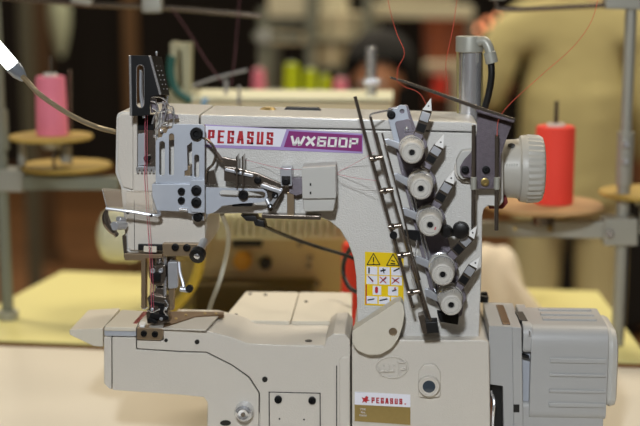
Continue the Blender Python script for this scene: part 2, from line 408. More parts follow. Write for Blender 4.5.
# arm thread-guide plate with slots
gp = [(155.5, 141), (159, 137.5), (161.5, 137.2), (163, 133.5), (166, 133), (168, 129), (172, 128.4), (174, 124.2), (202.5, 124.4), (204.5, 127), (204.5, 184), (155.5, 183)]
P('slotted_guide_plate', bluesteel, M, gp, -.022, -.0195, .0004, holes=[slot(162, 144, 162, 173, 5.6), slot(171.5, 136, 171.5, 173, 5.2), [(187, 146), (192, 142), (192, 176), (184.5, 176), (184.5, 171), (187.5, 170)], slot(196.6, 157, 196.6, 175, 5)])
P('guide_plate_spacer', tansteel, M, [(158, 128), (203, 127), (203, 134), (158, 143)], -.0195, -.002, .0004)
P('guide_plate_spacer', tansteel, M, [(183, 166), (190, 166), (190, 176), (183, 176)], -.0195, -.002, .0004)
screw(M, 196, 134, -.022, 6.4, h=.006); 
for p in ((154.5, 136.5), (161, 131), (166.5, 125.5)): part('ball_stud', chrome, M, lambda bm, p=p: lathe(bm, at(p[0], p[1], -.027), (0, 1, 0), [(0, 0), (.0006, .0012), (.0018, .0018), (.003, .0012), (.006, .0009), (.01, .0009), (.01, 0)], 12))
P('lower_guide_block', bluesteel, M, rnd([(151.8, 184), (190.5, 184), (190.5, 187), (203.5, 187), (204, 212), (193, 214), (178, 211.5), (152.5, 210.5)], 1), -.026, -.004, .0008)
P('block_step', bluesteel, M, [(190.5, 180), (204.5, 180), (204.5, 213), (190.5, 212)], -.0285, -.024, .0006)
P('block_foot', steel, M, [(191, 212), (204, 213), (204, 221), (192, 220)], -.018, -.003, .0006)
for a in ((181, 191.6, 3.7, -.026), (181, 200.8, 3.6, -.026), (196, 190.6, 5.2, -.0285), (196, 202.6, 5.2, -.0285), (197.6, 217.3, 5, -.018)): screw(M, a[0], a[1], a[2 + 1], a[2], h=.004)
part('chrome_pin', chrome, M, lambda bm: cyl(bm, at(179, 209, -.028), at(188, 210, -.028), .0019, 12))
# horizontal slotted lever plate
hp = [(206, 187.5), (258, 189), (263, 189), (266.5, 192), (267.5, 196.5), (265, 201), (260, 202.5), (240, 203.5), (222, 206), (214, 213), (206, 214)]
P('slotted_lever_plate', bluesteel, M, rnd(hp, {1: 2, 7: 5, 9: 4}), -.024, -.021, .0005, holes=[slot(223, 193.5, 262, 195, 7)])
screw(M, 243, 195.5, -.025, 5, h=.005)
def dk(bm):
    prism(bm, [(224, 166.5), (236, 168), (258, 173.5), (283, 184.5), (282.5, 192), (277, 204), (271, 212), (267.5, 209), (270, 199), (262, 190), (240, 184), (224, 181)], -.018, -.012, .0008)
    prism(bm, [(222, 157), (236, 160), (236, 167), (222, 164)], -.022, -.016, .0005)
part('spreader_lever', darksteel, M, dk)
part('spreader_link', steel, M, lambda bm: (prism(bm, slot(262, 186, 280, 192, 3.4), -.024, -.019, .0005), prism(bm, slot(270, 206, 281, 190, 3.4), -.022, -.018, .0005), prism(bm, slot(226, 170, 252, 176, 2.6), -.021, -.017, .0004)))
part('spreader_shaft', steel, M, lambda bm: cyl(bm, at(271, 208, -.024), at(266, 198, -.02), .0025, 12))
for a in ((237, 172.5, 3.3, -.018), (257.5, 180.5, 3.7, -.018), (285.5, 182, 4, -.024), (275, 195.5, 3.4, -.02), (270, 206.5, 2.6, -.023)): screw(M, a[0], a[1], a[3], a[2])
for x in (236.6, 242.5): P('needle_thread_fin', darksteel, M, [(x - .8, 157), (x + .8, 155), (x + 1, 188), (x - .8, 188)], -.03, -.014, .0003)
P('fin_base', black, M, [(232, 200), (252, 200), (252, 206.5), (232, 206.5)], -.02, -.008, .0005)
part('curved_lever', darksteel, M, lambda bm: tube(bm, pts_at([(201, 137, -.02), (207, 139.5, -.022), (213, 146, -.023), (216, 154, -.023), (213, 164, -.022), (207, 171, -.02), (206, 184, -.018)]), lambda t: .0028 - .0008 * abs(t - .5), 10, 6, .5))
part('lever_arm', darksteel, M, lambda bm: (tube(bm, pts_at([(215, 152, -.02), (222, 160, -.02), (232, 164, -.018)]), .0024, 8), prism(bm, [(206, 172), (214, 170), (217, 184), (208, 186)], -.016, -.01, .0005)))
# mirror block, bracket and cap box under the purple label
P('reflector_block', steel, M, rnd([(280, 168.5), (291.5, 168), (292, 186), (281, 186.5)], 1), -.024, -.004, .0006, label='polished steel block')
P('reflector_face', inkb, M, [(281.5, 176), (290.5, 176), (290.5, 184.5), (282, 185)], -.0245, -.02, .0003)
P('bracket_arm', gunmetal, M, [(289, 178.5), (303, 178), (303, 194), (296, 196), (289, 193)], -.014, -.002, .0008)
P('bracket_post', tansteel, M, [(287, 192), (294, 193), (294, 217), (287, 217)], -.013, -.006, .0005)
P('bracket_rail', darksteel, M, [(261.5, 214.5), (320.5, 216.2), (320.5, 220), (262, 218.5)], -.016, -.002, .0005)
bx = part('mechanism_cap', wheelp, M, lambda bm: (prism(bm, rnd([(301.6, 168), (335.6, 166), (336, 198.5), (302.3, 198.8)], 1.2), -.034, -.001, .0014), prism(bm, [(302.3, 198), (335.9, 198), (333.5, 211), (304, 212)], -.030, -.001, .0014)))
for p in ((310.5, 184.5), (310.5, 193)): part('cap_slit', inkb, bx, lambda bm, p=p: prism(bm, [(p[0] - .8, p[1] - 1.3), (p[0] + .8, p[1] - 1.3), (p[0] + .8, p[1] + 1.3), (p[0] - .8, p[1] + 1.3)], -.0345, -.033, 0))
# shield and its bar
SH = part('eye_shield', acrylic, M, lambda bm: extr(bm, [[at(101.7, 188.6, -.045), at(150.7, 192.4, -.045), at(157.5, 213, -.03), at(107, 207.5, -.03)]], Vector((0, .0018, .0004)), .0003), 'clear plastic shield')
part('shield_bar', steel, M, lambda bm: (tube(bm, pts_at([(106, 208.5, -.032), (130, 211.5, -.032), (157.5, 215.5, -.028), (158, 210, -.02)]), .0017, 8, 4), tube(bm, pts_at([(107, 208.5, -.032), (102.5, 190, -.046)]), .0006, 6, 0), tube(bm, pts_at([(157.5, 213.5, -.03), (151, 193, -.046)]), .0006, 6, 0)))
for p in ((127.5, 212.8), (151, 215.8)): screw(M, p[0], p[1], -.031, 1.5, h=.002)
part('hook_handle', darksteel, M, lambda bm: tube(bm, pts_at([(107, 209, -.03), (105.5, 216, -.03), (108, 225, -.03), (114, 232, -.028), (117, 235.5, -.027)]), lambda t: .0022 + .0045 * math.sin(min(1, t * 1.2) * PI * .85), 12, 6, .6))
part('hook_pivot', steel, M, lambda bm: (cyl(bm, at(114, 226, -.034), at(124, 225, -.012), .0045, 14), cyl(bm, at(118, 219, -.018), at(124, 220, -.01), .003, 12)))
P('edge_hinge', darksteel, M, [(122, 236), (126, 236), (127, 258), (124, 258)], -.004, .01, .0004)
# needle area
P('foot_frame', tansteel, M, [(124, 253.5), (162, 254.5), (162, 258), (145.5, 258.5), (145.3, 309), (141, 309), (141, 260.5), (124.5, 260.5)], -.006, .006, .0006)
P('clamp_black_bar', blackp, M, [(138, 244.3), (168, 244.8), (168, 250.6), (138, 250.3)], -.008, -.003, .0004)  # black bar behind the needle number plate
P('needle_number_plate', cream, M, [(143.5, 246.3), (156.5, 246.8), (156.5, 252.5), (143.5, 252)], -.011, -.007, .0004)
text('plate_number', '2', [(148.5, 247.3), (151.5, 247.3), (151.5, 251.3), (148.5, 251.3)], -.0112, inkb, M, .01)
P('clamp_bar', tansteel, M, rnd([(162, 243.5), (205, 244), (204, 256.5), (163, 256)], 1.5), -.012, .004, .0008)
for p in ((175, 247.5), (186.5, 248)): screw(M, p[0], p[1], -.012, 3.8, h=.003)
part('pressure_knob', blackp, M, lambda bm: lathe(bm, at(196.5, 257, -.034), (.15, 1, .35), [(0, 0), (0, .0058), (.001, .0078), (.008, .0078), (.009, .006), (.009, 0)], 26, lambda k, t: 1 + .04 * (k % 2)), 'black knurled knob')
part('knob_centre', chrome, M, lambda bm: lathe(bm, at(196.5, 257, -.0355), (.15, 1, .35), [(0, 0), (0, .0022), (.0006, .003), (.002, .003)], 16))
part('knob_shaft', steel, M, lambda bm: tube(bm, [at(196.5, 255, -.03), at(202, 246, -.012), at(204, 241, -.002)], .0042, 12, 0))
def nb(x, y0, y1, r, Y, m, nm='needle_bar'): return part(nm, m, M, lambda bm: cyl(bm, at(x, y0, Y), at(x, y1, Y), r, 14))
nb(159.5, 250, 300, .0042, .012, chrome); nb(171.5, 256, 290, .0048, .008, darksteel, 'presser_bar')
nb(152.5, 254, 272, .003, .004, darksteel); nb(165, 256, 300, .0018, .0, chrome, 'guide_rod')
P('needle_clamp', darksteel, M, rnd([(149, 266), (165.5, 265), (166, 276), (162, 286), (152, 285), (149, 277)], 2), -.006, .014, .0012)
P('needle_clamp_block', black, M, [(150, 274), (160, 273), (160, 282), (151, 282)], -.011, -.004, .001)
for p in ((152.5, 271, 2.6), (160.5, 271, 2.4)): screw(M, p[0], p[1], -.008, p[2], steel)
for x in (150.8, 153.6, 156.4): part('needle', chrome, M, lambda bm, x=x: cyl(bm, at(x, 283, -.002), at(x, 315, -.002), .00065, 8, r2=.0004))
P('presser_shank', tansteel, M, [(168.5, 286), (174, 286), (173.5, 310), (168.5, 311)], .0, .008, .0006)
P('spring_bracket', steel, M, rnd([(167.5, 262), (177.5, 262), (178, 288), (168, 289)], 2), -.004, .006, .0008)
part('lifting_lever', steel, M, lambda bm: (tube(bm, pts_at([(179, 262, -.004), (180, 272, -.006), (182.5, 281, -.008), (184, 288, -.01)]), .0018, 8), cyl(bm, at(180, 289, -.012), at(188, 290, -.012), .003, 12)))
part('lever_knob', blackp, M, lambda bm: lathe(bm, at(189, 289.5, -.018), (0, 1, 0), [(0, 0), (0, .003), (.0008, .0038), (.006, .0038), (.007, 0)], 16))
def foot(bm):
    prism(bm, [(147, 298), (151, 294), (158, 296), (166, 297), (169, 303), (168, 313), (170, 322), (160, 324.5), (147, 324), (146, 314), (149, 308)], -.008, .006, .0012)
    prism(bm, [(155, 288), (163, 288), (164, 300), (154, 300)], -.003, .009, .001)
part('presser_foot', darksteel, M, foot)
part('foot_parts', black, M, lambda bm: (prism(bm, slot(151, 303, 163, 305, 3), -.011, -.007), prism(bm, slot(152, 316, 166, 318, 5), -.013, -.007), prism(bm, [(158, 307), (163, 306), (164, 314), (159, 315)], -.012, -.007), prism(bm, slot(149, 320, 155, 322, 4), -.014, -.009)))
part('foot_wires', chrome, M, lambda bm: (tube(bm, pts_at([(165, 300, -.008), (168, 306, -.012), (164, 311, -.013), (168, 317, -.012)]), .0007, 6), tube(bm, pts_at([(147, 310, -.01), (152, 312, -.014), (160, 309, -.013)]), .0006, 6), tube(bm, pts_at([(141, 306, -.004), (144, 309, -.006), (148, 307, -.008)]), .0007, 6)))
for p in ((152, 309.5, 1.7), (161, 319, 1.6), (165.5, 309, 1.5)): screw(M, p[0], p[1], -.0125, p[2], steel, h=.001)
# arm bottom needle-thread box (black connector beneath the arm)
part('connector_block', blackp, M, lambda bm: (prism(bm, [(240, 215), (256, 216), (258, 222), (246, 221)], .01, .03, .001), prism(bm, [(252, 218), (264, 221), (266, 228), (255, 226)], .012, .028, .001)))
# ---- labels on arm
LB = P('brand_strip', labell, M, [(204.5, 124.4), (362.8, 133.7), (362.8, 153.6), (204, 147.2)], -.0008, .0005, .0002)
P('strip_white_field', labelw, LB, [(205.2, 125.6), (286.5, 129.3), (280.4, 146.9), (205, 144.6)], -.0012, -.0004, .0)
P('strip_purple_field', labelp, LB, [(289, 131), (362, 135.4), (362, 151.6), (283.8, 147)], -.0012, -.0004, .0)
strokes('brand_lettering', 'PEGASUS', [(208.3, 129.8), (273.5, 132.5), (272.8, 144.8), (207.5, 142.9)], -.00125, red, LB, 2.6, 1.9, .5)
strokes('model_lettering', 'WX600P', [(292, 135.4), (358.5, 138.4), (357.5, 147.9), (290.5, 145.3)], -.00125, whitecap, LB, 2.1, 1.7, .22, {'W': 1.45, 'X': 1.1})
# ---- warning label
WL = P('warning_label', labely, M, [(365, 251.8), (403.6, 253.4), (403.6, 306.8), (364.6, 305)], -.0008, .0005, .0001)
def wq(u0, v0, u1, v1, m, nm='label_cell', d=.0012):
    def q(u, v): return (365 + 38.5 * u, 252 + 1.6 * u + 53 * v)
    return P(nm, m, WL, [q(u0, v0), q(u1, v0), q(u1, v1), q(u0, v1)], -d, -.0004, 0)
for r0, r1 in ((.27, .42), (.44, .60), (.83, .97)):
    for c0 in (.04, .36, .68): wq(c0, r0, c0 + .28, r1, labelw)
wq(.2, .63, .42, .8, labelw); wq(.6, .63, .86, .8, labelw)
def wl_tri(bm, cx, cy, s=7.5):
    for k in range(3):
        a = -PI / 2 + k * 2 * PI / 3; b = a + 2 * PI / 3
        p, q = (cx + s * math.cos(a), cy + s * math.sin(a)), (cx + s * math.cos(b), cy + s * math.sin(b))
        prism(bm, slot(p[0], p[1], q[0], q[1], .9, 3), -.0012, -.0004, 0)
part('warning_triangle', inkb, WL, lambda bm: (wl_tri(bm, 373.5, 261), prism(bm, slot(373.5, 257.5, 373.5, 262, 1.2, 3), -.0012, -.0004, 0), prism(bm, ell(373.5, 264.2, .8, n=8), -.0012, -.0004, 0)))
part('warning_triangle', inkb, WL, lambda bm: (wl_tri(bm, 393, 261.6), prism(bm, slot(391, 263.5, 395, 263.8, 1.2, 3), -.0012, -.0004, 0), prism(bm, slot(391.5, 260.5, 394.5, 261.5, 1.1, 3), -.0012, -.0004, 0)))
def picto(bm, L):
    for (x, y, x2, y2, w) in L: prism(bm, slot(x, y, x2, y2, w, 3), -.0016, -.0008, 0)
part('pictograms', inkb, WL, lambda bm: picto(bm, [(369, 268, 369, 273, 1.5), (381, 271, 385, 270, 1.6), (383, 268.5, 384, 273, 1), (394, 271, 399, 268.5, 1.4), (369, 277, 373, 281, 1), (382, 281, 386, 278, 1), (394, 281, 399, 278, 1), (392.5, 291, 396, 290, 1.4), (368, 300, 374, 299, 1.2), (380, 300.5, 387, 299, 1.3), (392, 302, 399, 299.5, 1.3)]))
part('red_pictograms', red, WL, lambda bm: picto(bm, [(368, 276, 373, 282, .8), (380, 277, 386, 283, .9), (380, 283, 386, 277, .9), (392, 278, 399, 283, .9), (392, 283.5, 399, 278, .9), (376.5, 288, 376.5, 292, 3), (395, 288, 395, 289, 1.5)]))
P('label_red_band', red, WL, [(365.6, 284.5), (366.8, 284.5), (366.8, 304), (365.6, 304)], -.0012, -.0004, 0)
# ================================================================== tension assembly
TP = P('tension_plate', gunmetal, M, rnd([(387, 108.5), (407.5, 104.5), (413, 121), (424, 150), (447, 235), (464, 300), (462, 316), (446, 321), (430, 290), (398, 160)], 3), -.012, -.007, .0006)
P('top_bracket', bluesteel, TP, rnd([(386.5, 112), (392, 108), (397, 107.5), (400, 105), (406, 105.5), (409, 120), (413, 132), (399, 152), (394, 140)], 2), -.016, -.012, .0008, holes=[ell(402, 111.5, 2.6, n=12)])
screw(M, 391.3, 115, -.016, 4.3, h=.002)
P('upper_block', gunmetal, TP, rnd([(394.5, 122), (410, 118.5), (416, 136), (418, 148), (402, 150)], 3), -.02, -.0155, .001)
for p in ((406.5, 129), (407.3, 134.5)): part('rivet', chrome, M, lambda bm, p=p: lathe(bm, at(p[0], p[1], -.0222), (0, 1, 0), [(0, 0), (.0003, .0014), (.0012, .0022), (.003, .0022)], 12))
knobs = [(412, 153, 12), (421, 189, 12.2), (430.2, 225.4, 12.6), (442.8, 275, 12.6), (451.3, 305.5, 12)]
for i, (kx, ky, kr) in enumerate(knobs):
    c = at(kx, ky, -.066); R = kr * sc(-.066) * .97
    prof = [(.0025, 0), (.0025, R * .26), (.0, R * .32), (0, R * .62), (.0012, R * .66), (.0012, R * .74), (.0002, R * .78), (.001, R * .9), (.004, R * .97), (.014, R), (.026, R * 1.05), (.027, R * 1.05)]
    kn = part('tension_knob', knobp, M, lambda bm: lathe(bm, c, (0, 1, 0), prof + [(.0275, 0)], 64, (lambda k, t: 1 + (.02 if k % 2 else -.03) * (1 if .0035 < t else 0))), 'ivory tension dial with a dark centre')
    part('knob_bore', black, kn, lambda bm: lathe(bm, c + Vector((0, .0023, 0)), (0, 1, 0), [(0, 0), (0, R * .25), (.001, R * .25), (.001, 0)], 20))
    part('knob_collar', chrome, kn, lambda bm: lathe(bm, c + Vector((0, .028, 0)), (0, 1, 0), [(0, 0), (0, R * 1.04), (.0015, R * 1.1), (.003, R * 1.04), (.003, 0)], 32))
    part('knob_flange', knobp, kn, lambda bm: lathe(bm, c + Vector((0, .0325, 0)), (0, 1, 0), [(0, 0), (0, R * 1.1), (.0015, R * 1.16), (.006, R * 1.16), (.006, 0)], 32))
    part('tension_disc', chrome, M, lambda bm: (lathe(bm, c + Vector((0, .041, 0)), (0, 1, 0), [(0, R * .3), (.002, R * 1.1), (.003, R * 1.18), (.004, R * 1.1), (.0055, R * .3)], 32), lathe(bm, c + Vector((0, .036, 0)), (0, 1, 0), [(0, R * .28), (.02, R * .28)], 14)))
for p in ((430.2, 225.4),): part('dial_mark', red, M, lambda bm: prism(bm, slot(434.8, 229.5, 435.6, 227.5, 1.2, 3), -.0664, -.064, 0))
tips = [((431, 98), (422.8, 109.5), (431.8, 110.5), (416, 143)), ((444, 134.3), (434.8, 144.5), (443.5, 148), (424, 170)), ((454.5, 170), (445.3, 180.5), (454, 184), (433, 210)),
        ((477, 226), (466.5, 234), (474.5, 238.5), (448, 260)), ((479.8, 257), (469.5, 264), (477, 268), (456, 292))]
for i, (t, a, b, e) in enumerate(tips):
    a, b, t, e = map(Vector, (a, b, t, e)); ax = (e - (a + b) / 2).normalized(); w = (b - a).length * .56; nn = Vector((-ax.y, ax.x)); mid = (a + b) / 2
    sp = P('spring_arm', darksteel, M, [tuple(mid - nn * w), tuple(mid + nn * w), tuple(e + nn * w), tuple(e - nn * w)], -.03, -.0285, .0004)
    L = (e - mid).length
    for q0, q1, mm, nm in ((.08, .34, steel, 'spring_fold'), (.42, .66, black, 'spring_slot'), (.72, .9, gunmetal, 'spring_fold')):
        p0, p1 = mid + ax * L * q0, mid + ax * L * q1
        P(nm, mm, sp, [tuple(p0 - nn * w * .85), tuple(p0 + nn * w * .85), tuple(p1 + nn * w * .85), tuple(p1 - nn * w * .85)], -.0325 if mm != black else -.0305, -.0285, .0003)
    tt = P('spring_tip', whitecap, sp, rnd([tuple(t), tuple(b + ax * .4), tuple(a + ax * .4)], {0: .8}), -.034, -.031, .0004, label='white pointed tip')
    screw_p = (t + a * 1.0 + b * 1.0) / 3
    part('tip_hole', inkb, sp, lambda bm, q=screw_p: prism(bm, ell(q.x, q.y, .9, n=8), -.0343, -.033, 0))
    k = knobs[i]; P('spring_seat', gunmetal, M, rnd([(k[0] - 8, k[1] - 20), (k[0] + 8, k[1] - 21), (k[0] + 16, k[1] - 8), (k[0] + 8, k[1] + 6), (k[0] - 12, k[1] + 2)], 3), -.026, -.011, .001)
    if i: part('rivet', chrome, M, lambda bm, k=k: lathe(bm, at(k[0] - 3, k[1] - 18, -.029), (0, 1, 0), [(0, 0), (.0003, .0012), (.0012, .002), (.003, .002)], 12))
prongs = [((383.5, 139.5), (388, 138.5), (400, 143), (399, 150), (386, 144)), ((393.5, 174), (397, 173), (409, 179), (408, 187), (394, 179)), ((402, 208), (406, 208), (418, 213), (418, 221), (403, 215)),
          ((415, 257), (418, 256), (431, 262), (431, 270), (416, 263)), ((424.5, 289), (428, 288.5), (440, 296), (440, 303), (425, 296))]
for q in prongs: P('thread_prong', steel, M, list(q), -.024, -.02, .0006)
P('thread_prong', black, M, rnd([(403, 230), (419, 231), (421, 242), (412, 240), (404, 235)], 2), -.024, -.02, .0008, label='black thread prong')
def relb(bm):
    for (x, y, r) in ((446, 232.5, 6.2), (460.5, 231.5, 8.6)):
        lathe(bm, at(x, y, -.042), (.1, 1, .1), [(0, 0), (0, r * .0007), (.0015, r * .00095), (.008, r * .00097), (.012, r * .0006), (.018, r * .0004)], 22)
    prism(bm, slot(447, 233, 461, 233, 7), -.036, -.03, .001)
part('release_lever', blackp, M, relb, 'black rounded tension release lever')
# rails on the left
RA, RB = [(355, 96.5), (371, 157), (390.2, 225), (413, 308)], [(370.5, 117), (379.5, 151), (401, 225), (431, 322)]
part('thread_rail', darksteel, M, lambda bm: tube(bm, pts_at(RA, -.04), .0017, 8, 4))
part('thread_rail', darksteel, M, lambda bm: tube(bm, pts_at(RB, -.04), .0014, 8, 4))
part('thread_rail', darksteel, M, lambda bm: tube(bm, pts_at([(376, 133), (395, 205), (419, 290), (427, 318)], -.036), .0013, 8, 4))
part('thread_rail', darksteel, M, lambda bm: tube(bm, pts_at([(382, 133), (400, 200), (409, 240), (420, 280)], -.034), .0009, 8, 4))
part('thread_rail', chrome, M, lambda bm: (tube(bm, pts_at([(407, 182), (420, 232), (436, 292)], -.02), .0011, 8, 4), tube(bm, pts_at([(411, 183), (424, 235), (440, 292)], -.02), .0009, 8, 4)))
part('wire_loop', chrome, M, lambda bm: tube(bm, pts_at([(371, 120, -.04), (370, 116, -.04), (373, 113.5, -.036), (389, 110, -.018), (398, 108, -.016)]), .0009, 6, 5))
for x, y in ((377, 158), (387.5, 190.5), (395.5, 226.3), (404.5, 254.7), (414.3, 292)):
    cl = part('rail_collar', darksteel, M, lambda bm, x=x, y=y: (cyl(bm, at(x - 7, y + .8, -.043), at(x + 6, y - 1, -.043), .0026, 14), cyl(bm, at(x - 4, y + .8, -.0435), at(x - 1, y, -.0435), .0034, 14)))
    part('collar_screw', inkb, cl, lambda bm, x=x, y=y: prism(bm, ell(x - 2.5, y + .3, 1.3, n=10), -.0472, -.044, 0))
    part('collar_standoff', steel, M, lambda bm, x=x, y=y: cyl(bm, at(x + 3, y, -.041), at(x + 4, y, -.002), .0018, 10))
part('ring_screw', black, M, lambda bm: lathe(bm, at(393.5, 235.5, -.046), (0, 1, 0), [(0, .0016), (0, .0038), (.003, .0038), (.003, .0016)], 18))
P('rail_stop', blackp, M, [(425, 322.5), (437.5, 322), (439, 333), (426, 334)], -.044, -.026, .0008)
P('rail_stop_arm', darksteel, M, [(418, 316), (424, 314), (428, 333), (423, 334)], -.044, -.03, .0006)
P('lower_spring_bar', black, M, [(437, 313), (459, 316), (458, 325), (440, 322)], -.022, -.008, .0008)
part('loose_wire', chrome, M, lambda bm: tube(bm, pts_at([(417, 240, -.03), (414, 262, -.034), (410, 268, -.035), (413, 280, -.035), (418, 296, -.035)]), .0006, 6, 6))
# guard plate, blade and pins on the right
P('round_boss', paint2, M, ell(468, 170, 14, 13), -.006, .002, .001)
GP = P('guard_plate', guardm, M, [(477, 111.5), (513, 121.5), (506, 140), (501, 156), (500.5, 188.5), (470.5, 189), (470, 178), (463, 177), (460, 173), (460, 167), (464, 160), (470.5, 153), (475, 143), (477, 130)], -.02, -.018, .0004)
P('plate_flange', guardm, GP, [(476, 108.5), (515, 119.6), (514, 123), (476, 112)], -.034, -.018, .0005)
part('thread_guide_blade', darksteel, M, lambda bm: extr(bm, [[at(390, 76.8, -.045), at(405, 80.6, -.042), at(476, 105.5, -.034), at(515, 118.6, -.034), at(515.2, 121.2, -.034), at(476, 109.4, -.034), at(404, 83, -.042), at(390, 78.6, -.045)]], Vector((0, .003, .0004)), .0003))
for p in ((465.2, 170, 4), (486.2, 170, 4)): screw(M, p[0], p[1], -.02, p[2])
screw(M, 485, 182.3, -.02, 4.2, brass, h=.002)
P('mounting_block', wheelp, M, rnd([(456.5, 160), (462, 151), (474, 150), (474, 176), (462, 180), (457, 174)], 3), -.016, -.001, .001)
for x, y0, y1 in ((473.8, 125, 233), (497, 134.5, 230.5)):
    g = part('guide_pin', darksteel, M, lambda bm: cyl(bm, at(x, y0, -.03), at(x - .6, y1, -.03), .0021, 12))
    part('pin_collar', greymetal, g, lambda bm: cyl(bm, at(x, 177, -.03), at(x - .2, 189.5, -.03), .0031, 14))
    part('pin_standoff', greymetal, g, lambda bm: cyl(bm, at(x, 183, -.03), at(x, 183, -.0), .002, 10))
P('red_bushing', mat('dark_red_plastic', '#6a1614', .5), M, [(489, 203), (507, 197), (508, 203), (503, 209), (489, 209)], .02, .05, .001, label='dark red bushing')
# handwheel
hc = at(503, 168.5, .05); U = Vector((1, 0, 0)); s5 = sc(.05)
HW = part('handwheel', mat('handwheel_plastic', '#aeaba2', .42), M, lambda bm: (lathe(bm, hc, U, [(-.004, 0), (-.004, 28.5 * s5), (.0, 29 * s5), (12 * s5, 29.5 * s5), (15 * s5, 30.5 * s5), (16.5 * s5, 33 * s5), (20 * s5, 33.8 * s5), (22.5 * s5, 33.8 * s5)], 64),
     lathe(bm, hc, U, [(22.5 * s5, 33.6 * s5), (24 * s5, 33.9 * s5), (35 * s5, 33.2 * s5), (38.5 * s5, 31.5 * s5), (40 * s5, 27 * s5), (40 * s5, 0)], 128, lambda k, t: 1 + (.02 if (k // 2) % 2 else -.02) * (1 if 23 * s5 < t < 37 * s5 else 0))), 'ribbed light grey handwheel')
def hwmark(bm):
    for (x, y, rx, ry) in ((511.5, 145.5, 3.6, 2.2), (510, 187.5, 3.6, 2)):
        yy = .05 - math.sqrt(max(0, (29.6 * s5) ** 2 - ((y - 168.5) * s5) ** 2)) - .0004
        prism(bm, ell(x, y, rx, ry, 14), yy, yy + .004, 0)
part('hub_hole', mat('hub_hole_grey', '#5c5c5a', .5), HW, hwmark)
part('hub_mark', greymetal, HW, lambda bm: [prism(bm, slot(x, 163.8, x, 166, .7, 3), .0192, .023, 0) for x in (507, 509.5, 512, 514.5, 517)])
# ================================================================== bed
bedc = P('bed_casting', paint2, M, [(163.5, 329.8), (207, 331), (231, 337), (248, 343.5), (324, 346.8), (327, 338), (333, 334), (345, 333.7), (350, 340), (350.5, 520), (260, 520), (259.7, 393), (249.5, 377), (232, 364.8), (206.5, 352), (180, 351.3), (136.8, 348.6), (136.8, 339.8), (163.5, 340.5)], -.012, .075, .0012, zmin=ZT)
P('cylinder_arm_front', paint2, M, [(112, 337), (136, 337.4), (136, 349.6), (180, 352.3), (206, 353), (231.5, 365.8), (248.7, 378), (258.7, 393.5), (259, 520), (207.5, 520), (207.5, 403), (204, 397.5), (180, 395), (112.3, 390.3)], -.012, .072, .0012, zmin=ZT)
P('arm_end_cap', paint2, M, [(103.8, 337), (111.4, 337), (111.6, 390), (108, 388), (103.8, 383.5)], -.012, .072, .0012)
P('arm_core', seam, M, [(105, 336.5), (258, 346), (349, 348), (349, 420), (262, 420), (250, 388), (180, 388), (112, 384)], -.010, .07, 0)
P('end_cover', cream, M, rnd([(69, 330), (103, 328), (103, 347), (93.5, 346.3), (69.5, 335)], {0: 1.5, 4: 1.5}), .0, .085, .0015, label='cream rounded end cover of the cylinder arm')
P('front_steel_bar', bluesteel, M, [(104, 326.8), (136.3, 327.6), (136.3, 336.8), (104, 336.2)], -.014, -.002, .0015, label='bright steel bar')
P('needle_plate_mount', tansteel, M, rnd([(136.8, 327.8), (163, 328.6), (163, 337), (161, 340.2), (136.8, 339.5)], 1), -.016, -.002, .0008)
for p in ((143.5, 334), (154.6, 334.6)): screw(M, p[0], p[1], -.016, 3.3)
zb = at(120, 326.8, -.014).z
def deck(name, m, pts, z, dz, label=None, holes=(), b=.0006):
    return part(name, m, M, lambda bm: zprism(bm, pts, z, dz, b, holes), label)
deck('needle_plate', cream, [(104.3, 327), (136, 327.6), (144, 310.8), (121.8, 309.6)], zb, -.004)
deck('arm_top', paint2, [(137.6, 327), (164, 328.4), (206, 329.8), (222, 312), (143.5, 311)], zb - .0004, -.0015)
deck('red_feed_plate', mat('red_brown_metal', '#8c3a34', .35, metal=.6), [(133, 323), (137, 323), (148, 311.5), (143, 311.3)], zb + .0006, -.002)
deck('white_thread_guide', whitecap, rnd([(139, 324.8), (145, 325), (146, 321.5), (140.5, 321)], 1.5), zb + .003, -.003)
deck('rear_feed_plate', dullbronze, [(163, 326.5), (180, 321), (196, 316), (224, 314.5), (224, 311.5), (168, 311)], zb + .001, -.004)
for p in ((176, 318), (186, 314.5), (205, 313), (216, 313)): deck('feed_screw', brass, ell(p[0], p[1], 1.5, .8, 10), zb + .0018, -.002, b=0)
zd = at(286, 345, -.012).z
# deck block behind the front casting
def xblock(bm):
    a = [onz(207, 331.5, zd + .011), onz(231, 337, zd + .004), onz(248, 343, zd), onz(327, 345.5, zd), onz(351, 346, zd)]
    p = [(225, 334), (248, 343.3), (350.5, 346), (350.5, 293.5), (246, 292.5)]
    L = [onz(x, y, zd) for x, y in p]
    extr(bm, [L], Vector((0, 0, TABLE + .0005 - zd)), .0015)
part('bed_block', paint2, M, xblock)
zc = zd + .004
deck('bed_cover', cream, rnd([(222, 320), (246, 291.5), (299, 292), (290.5, 321)], 2), zc, -.006, 'flat cream cover plate on the bed, left half')
deck('bed_cover', cream, rnd([(291.5, 321), (300, 292), (352, 292.5), (352, 321)], 1), zc, -.006, 'flat cream cover plate on the bed, right half')
for p in ((250, 293.6), (265.5, 294.4), (306, 301.3), (236, 314.3)): deck('cover_hole', inkb, ell(p[0], p[1], 1.9, .9, 12), zc + .0004, -.001, b=0)
for p in ((258, 338.2), (308.5, 340.5)): deck('deck_slot', inkb, ell(p[0], p[1], 3.6, 1.1, 14), zd + .0006, -.002, b=0)
for p, r in (((264.8, 379.5), 2.8), ((197, 342), 2.4), ((166, 340.4), 1.8)): 
    part('casting_hole', inkb, M, lambda bm, p=p, r=r: prism(bm, ell(p[0], p[1], r, n=14), -.0127, -.011, 0))
sp_ = P('access_plate', paint2, M, [(269.6, 392.8), (319.6, 394), (319.8, 440), (269.8, 439)], -.0135, -.011, .0006)
P('access_plate_gap', seam, M, [(268.6, 391.8), (320.6, 393), (320.8, 441), (268.8, 440)], -.0125, -.0115, 0)
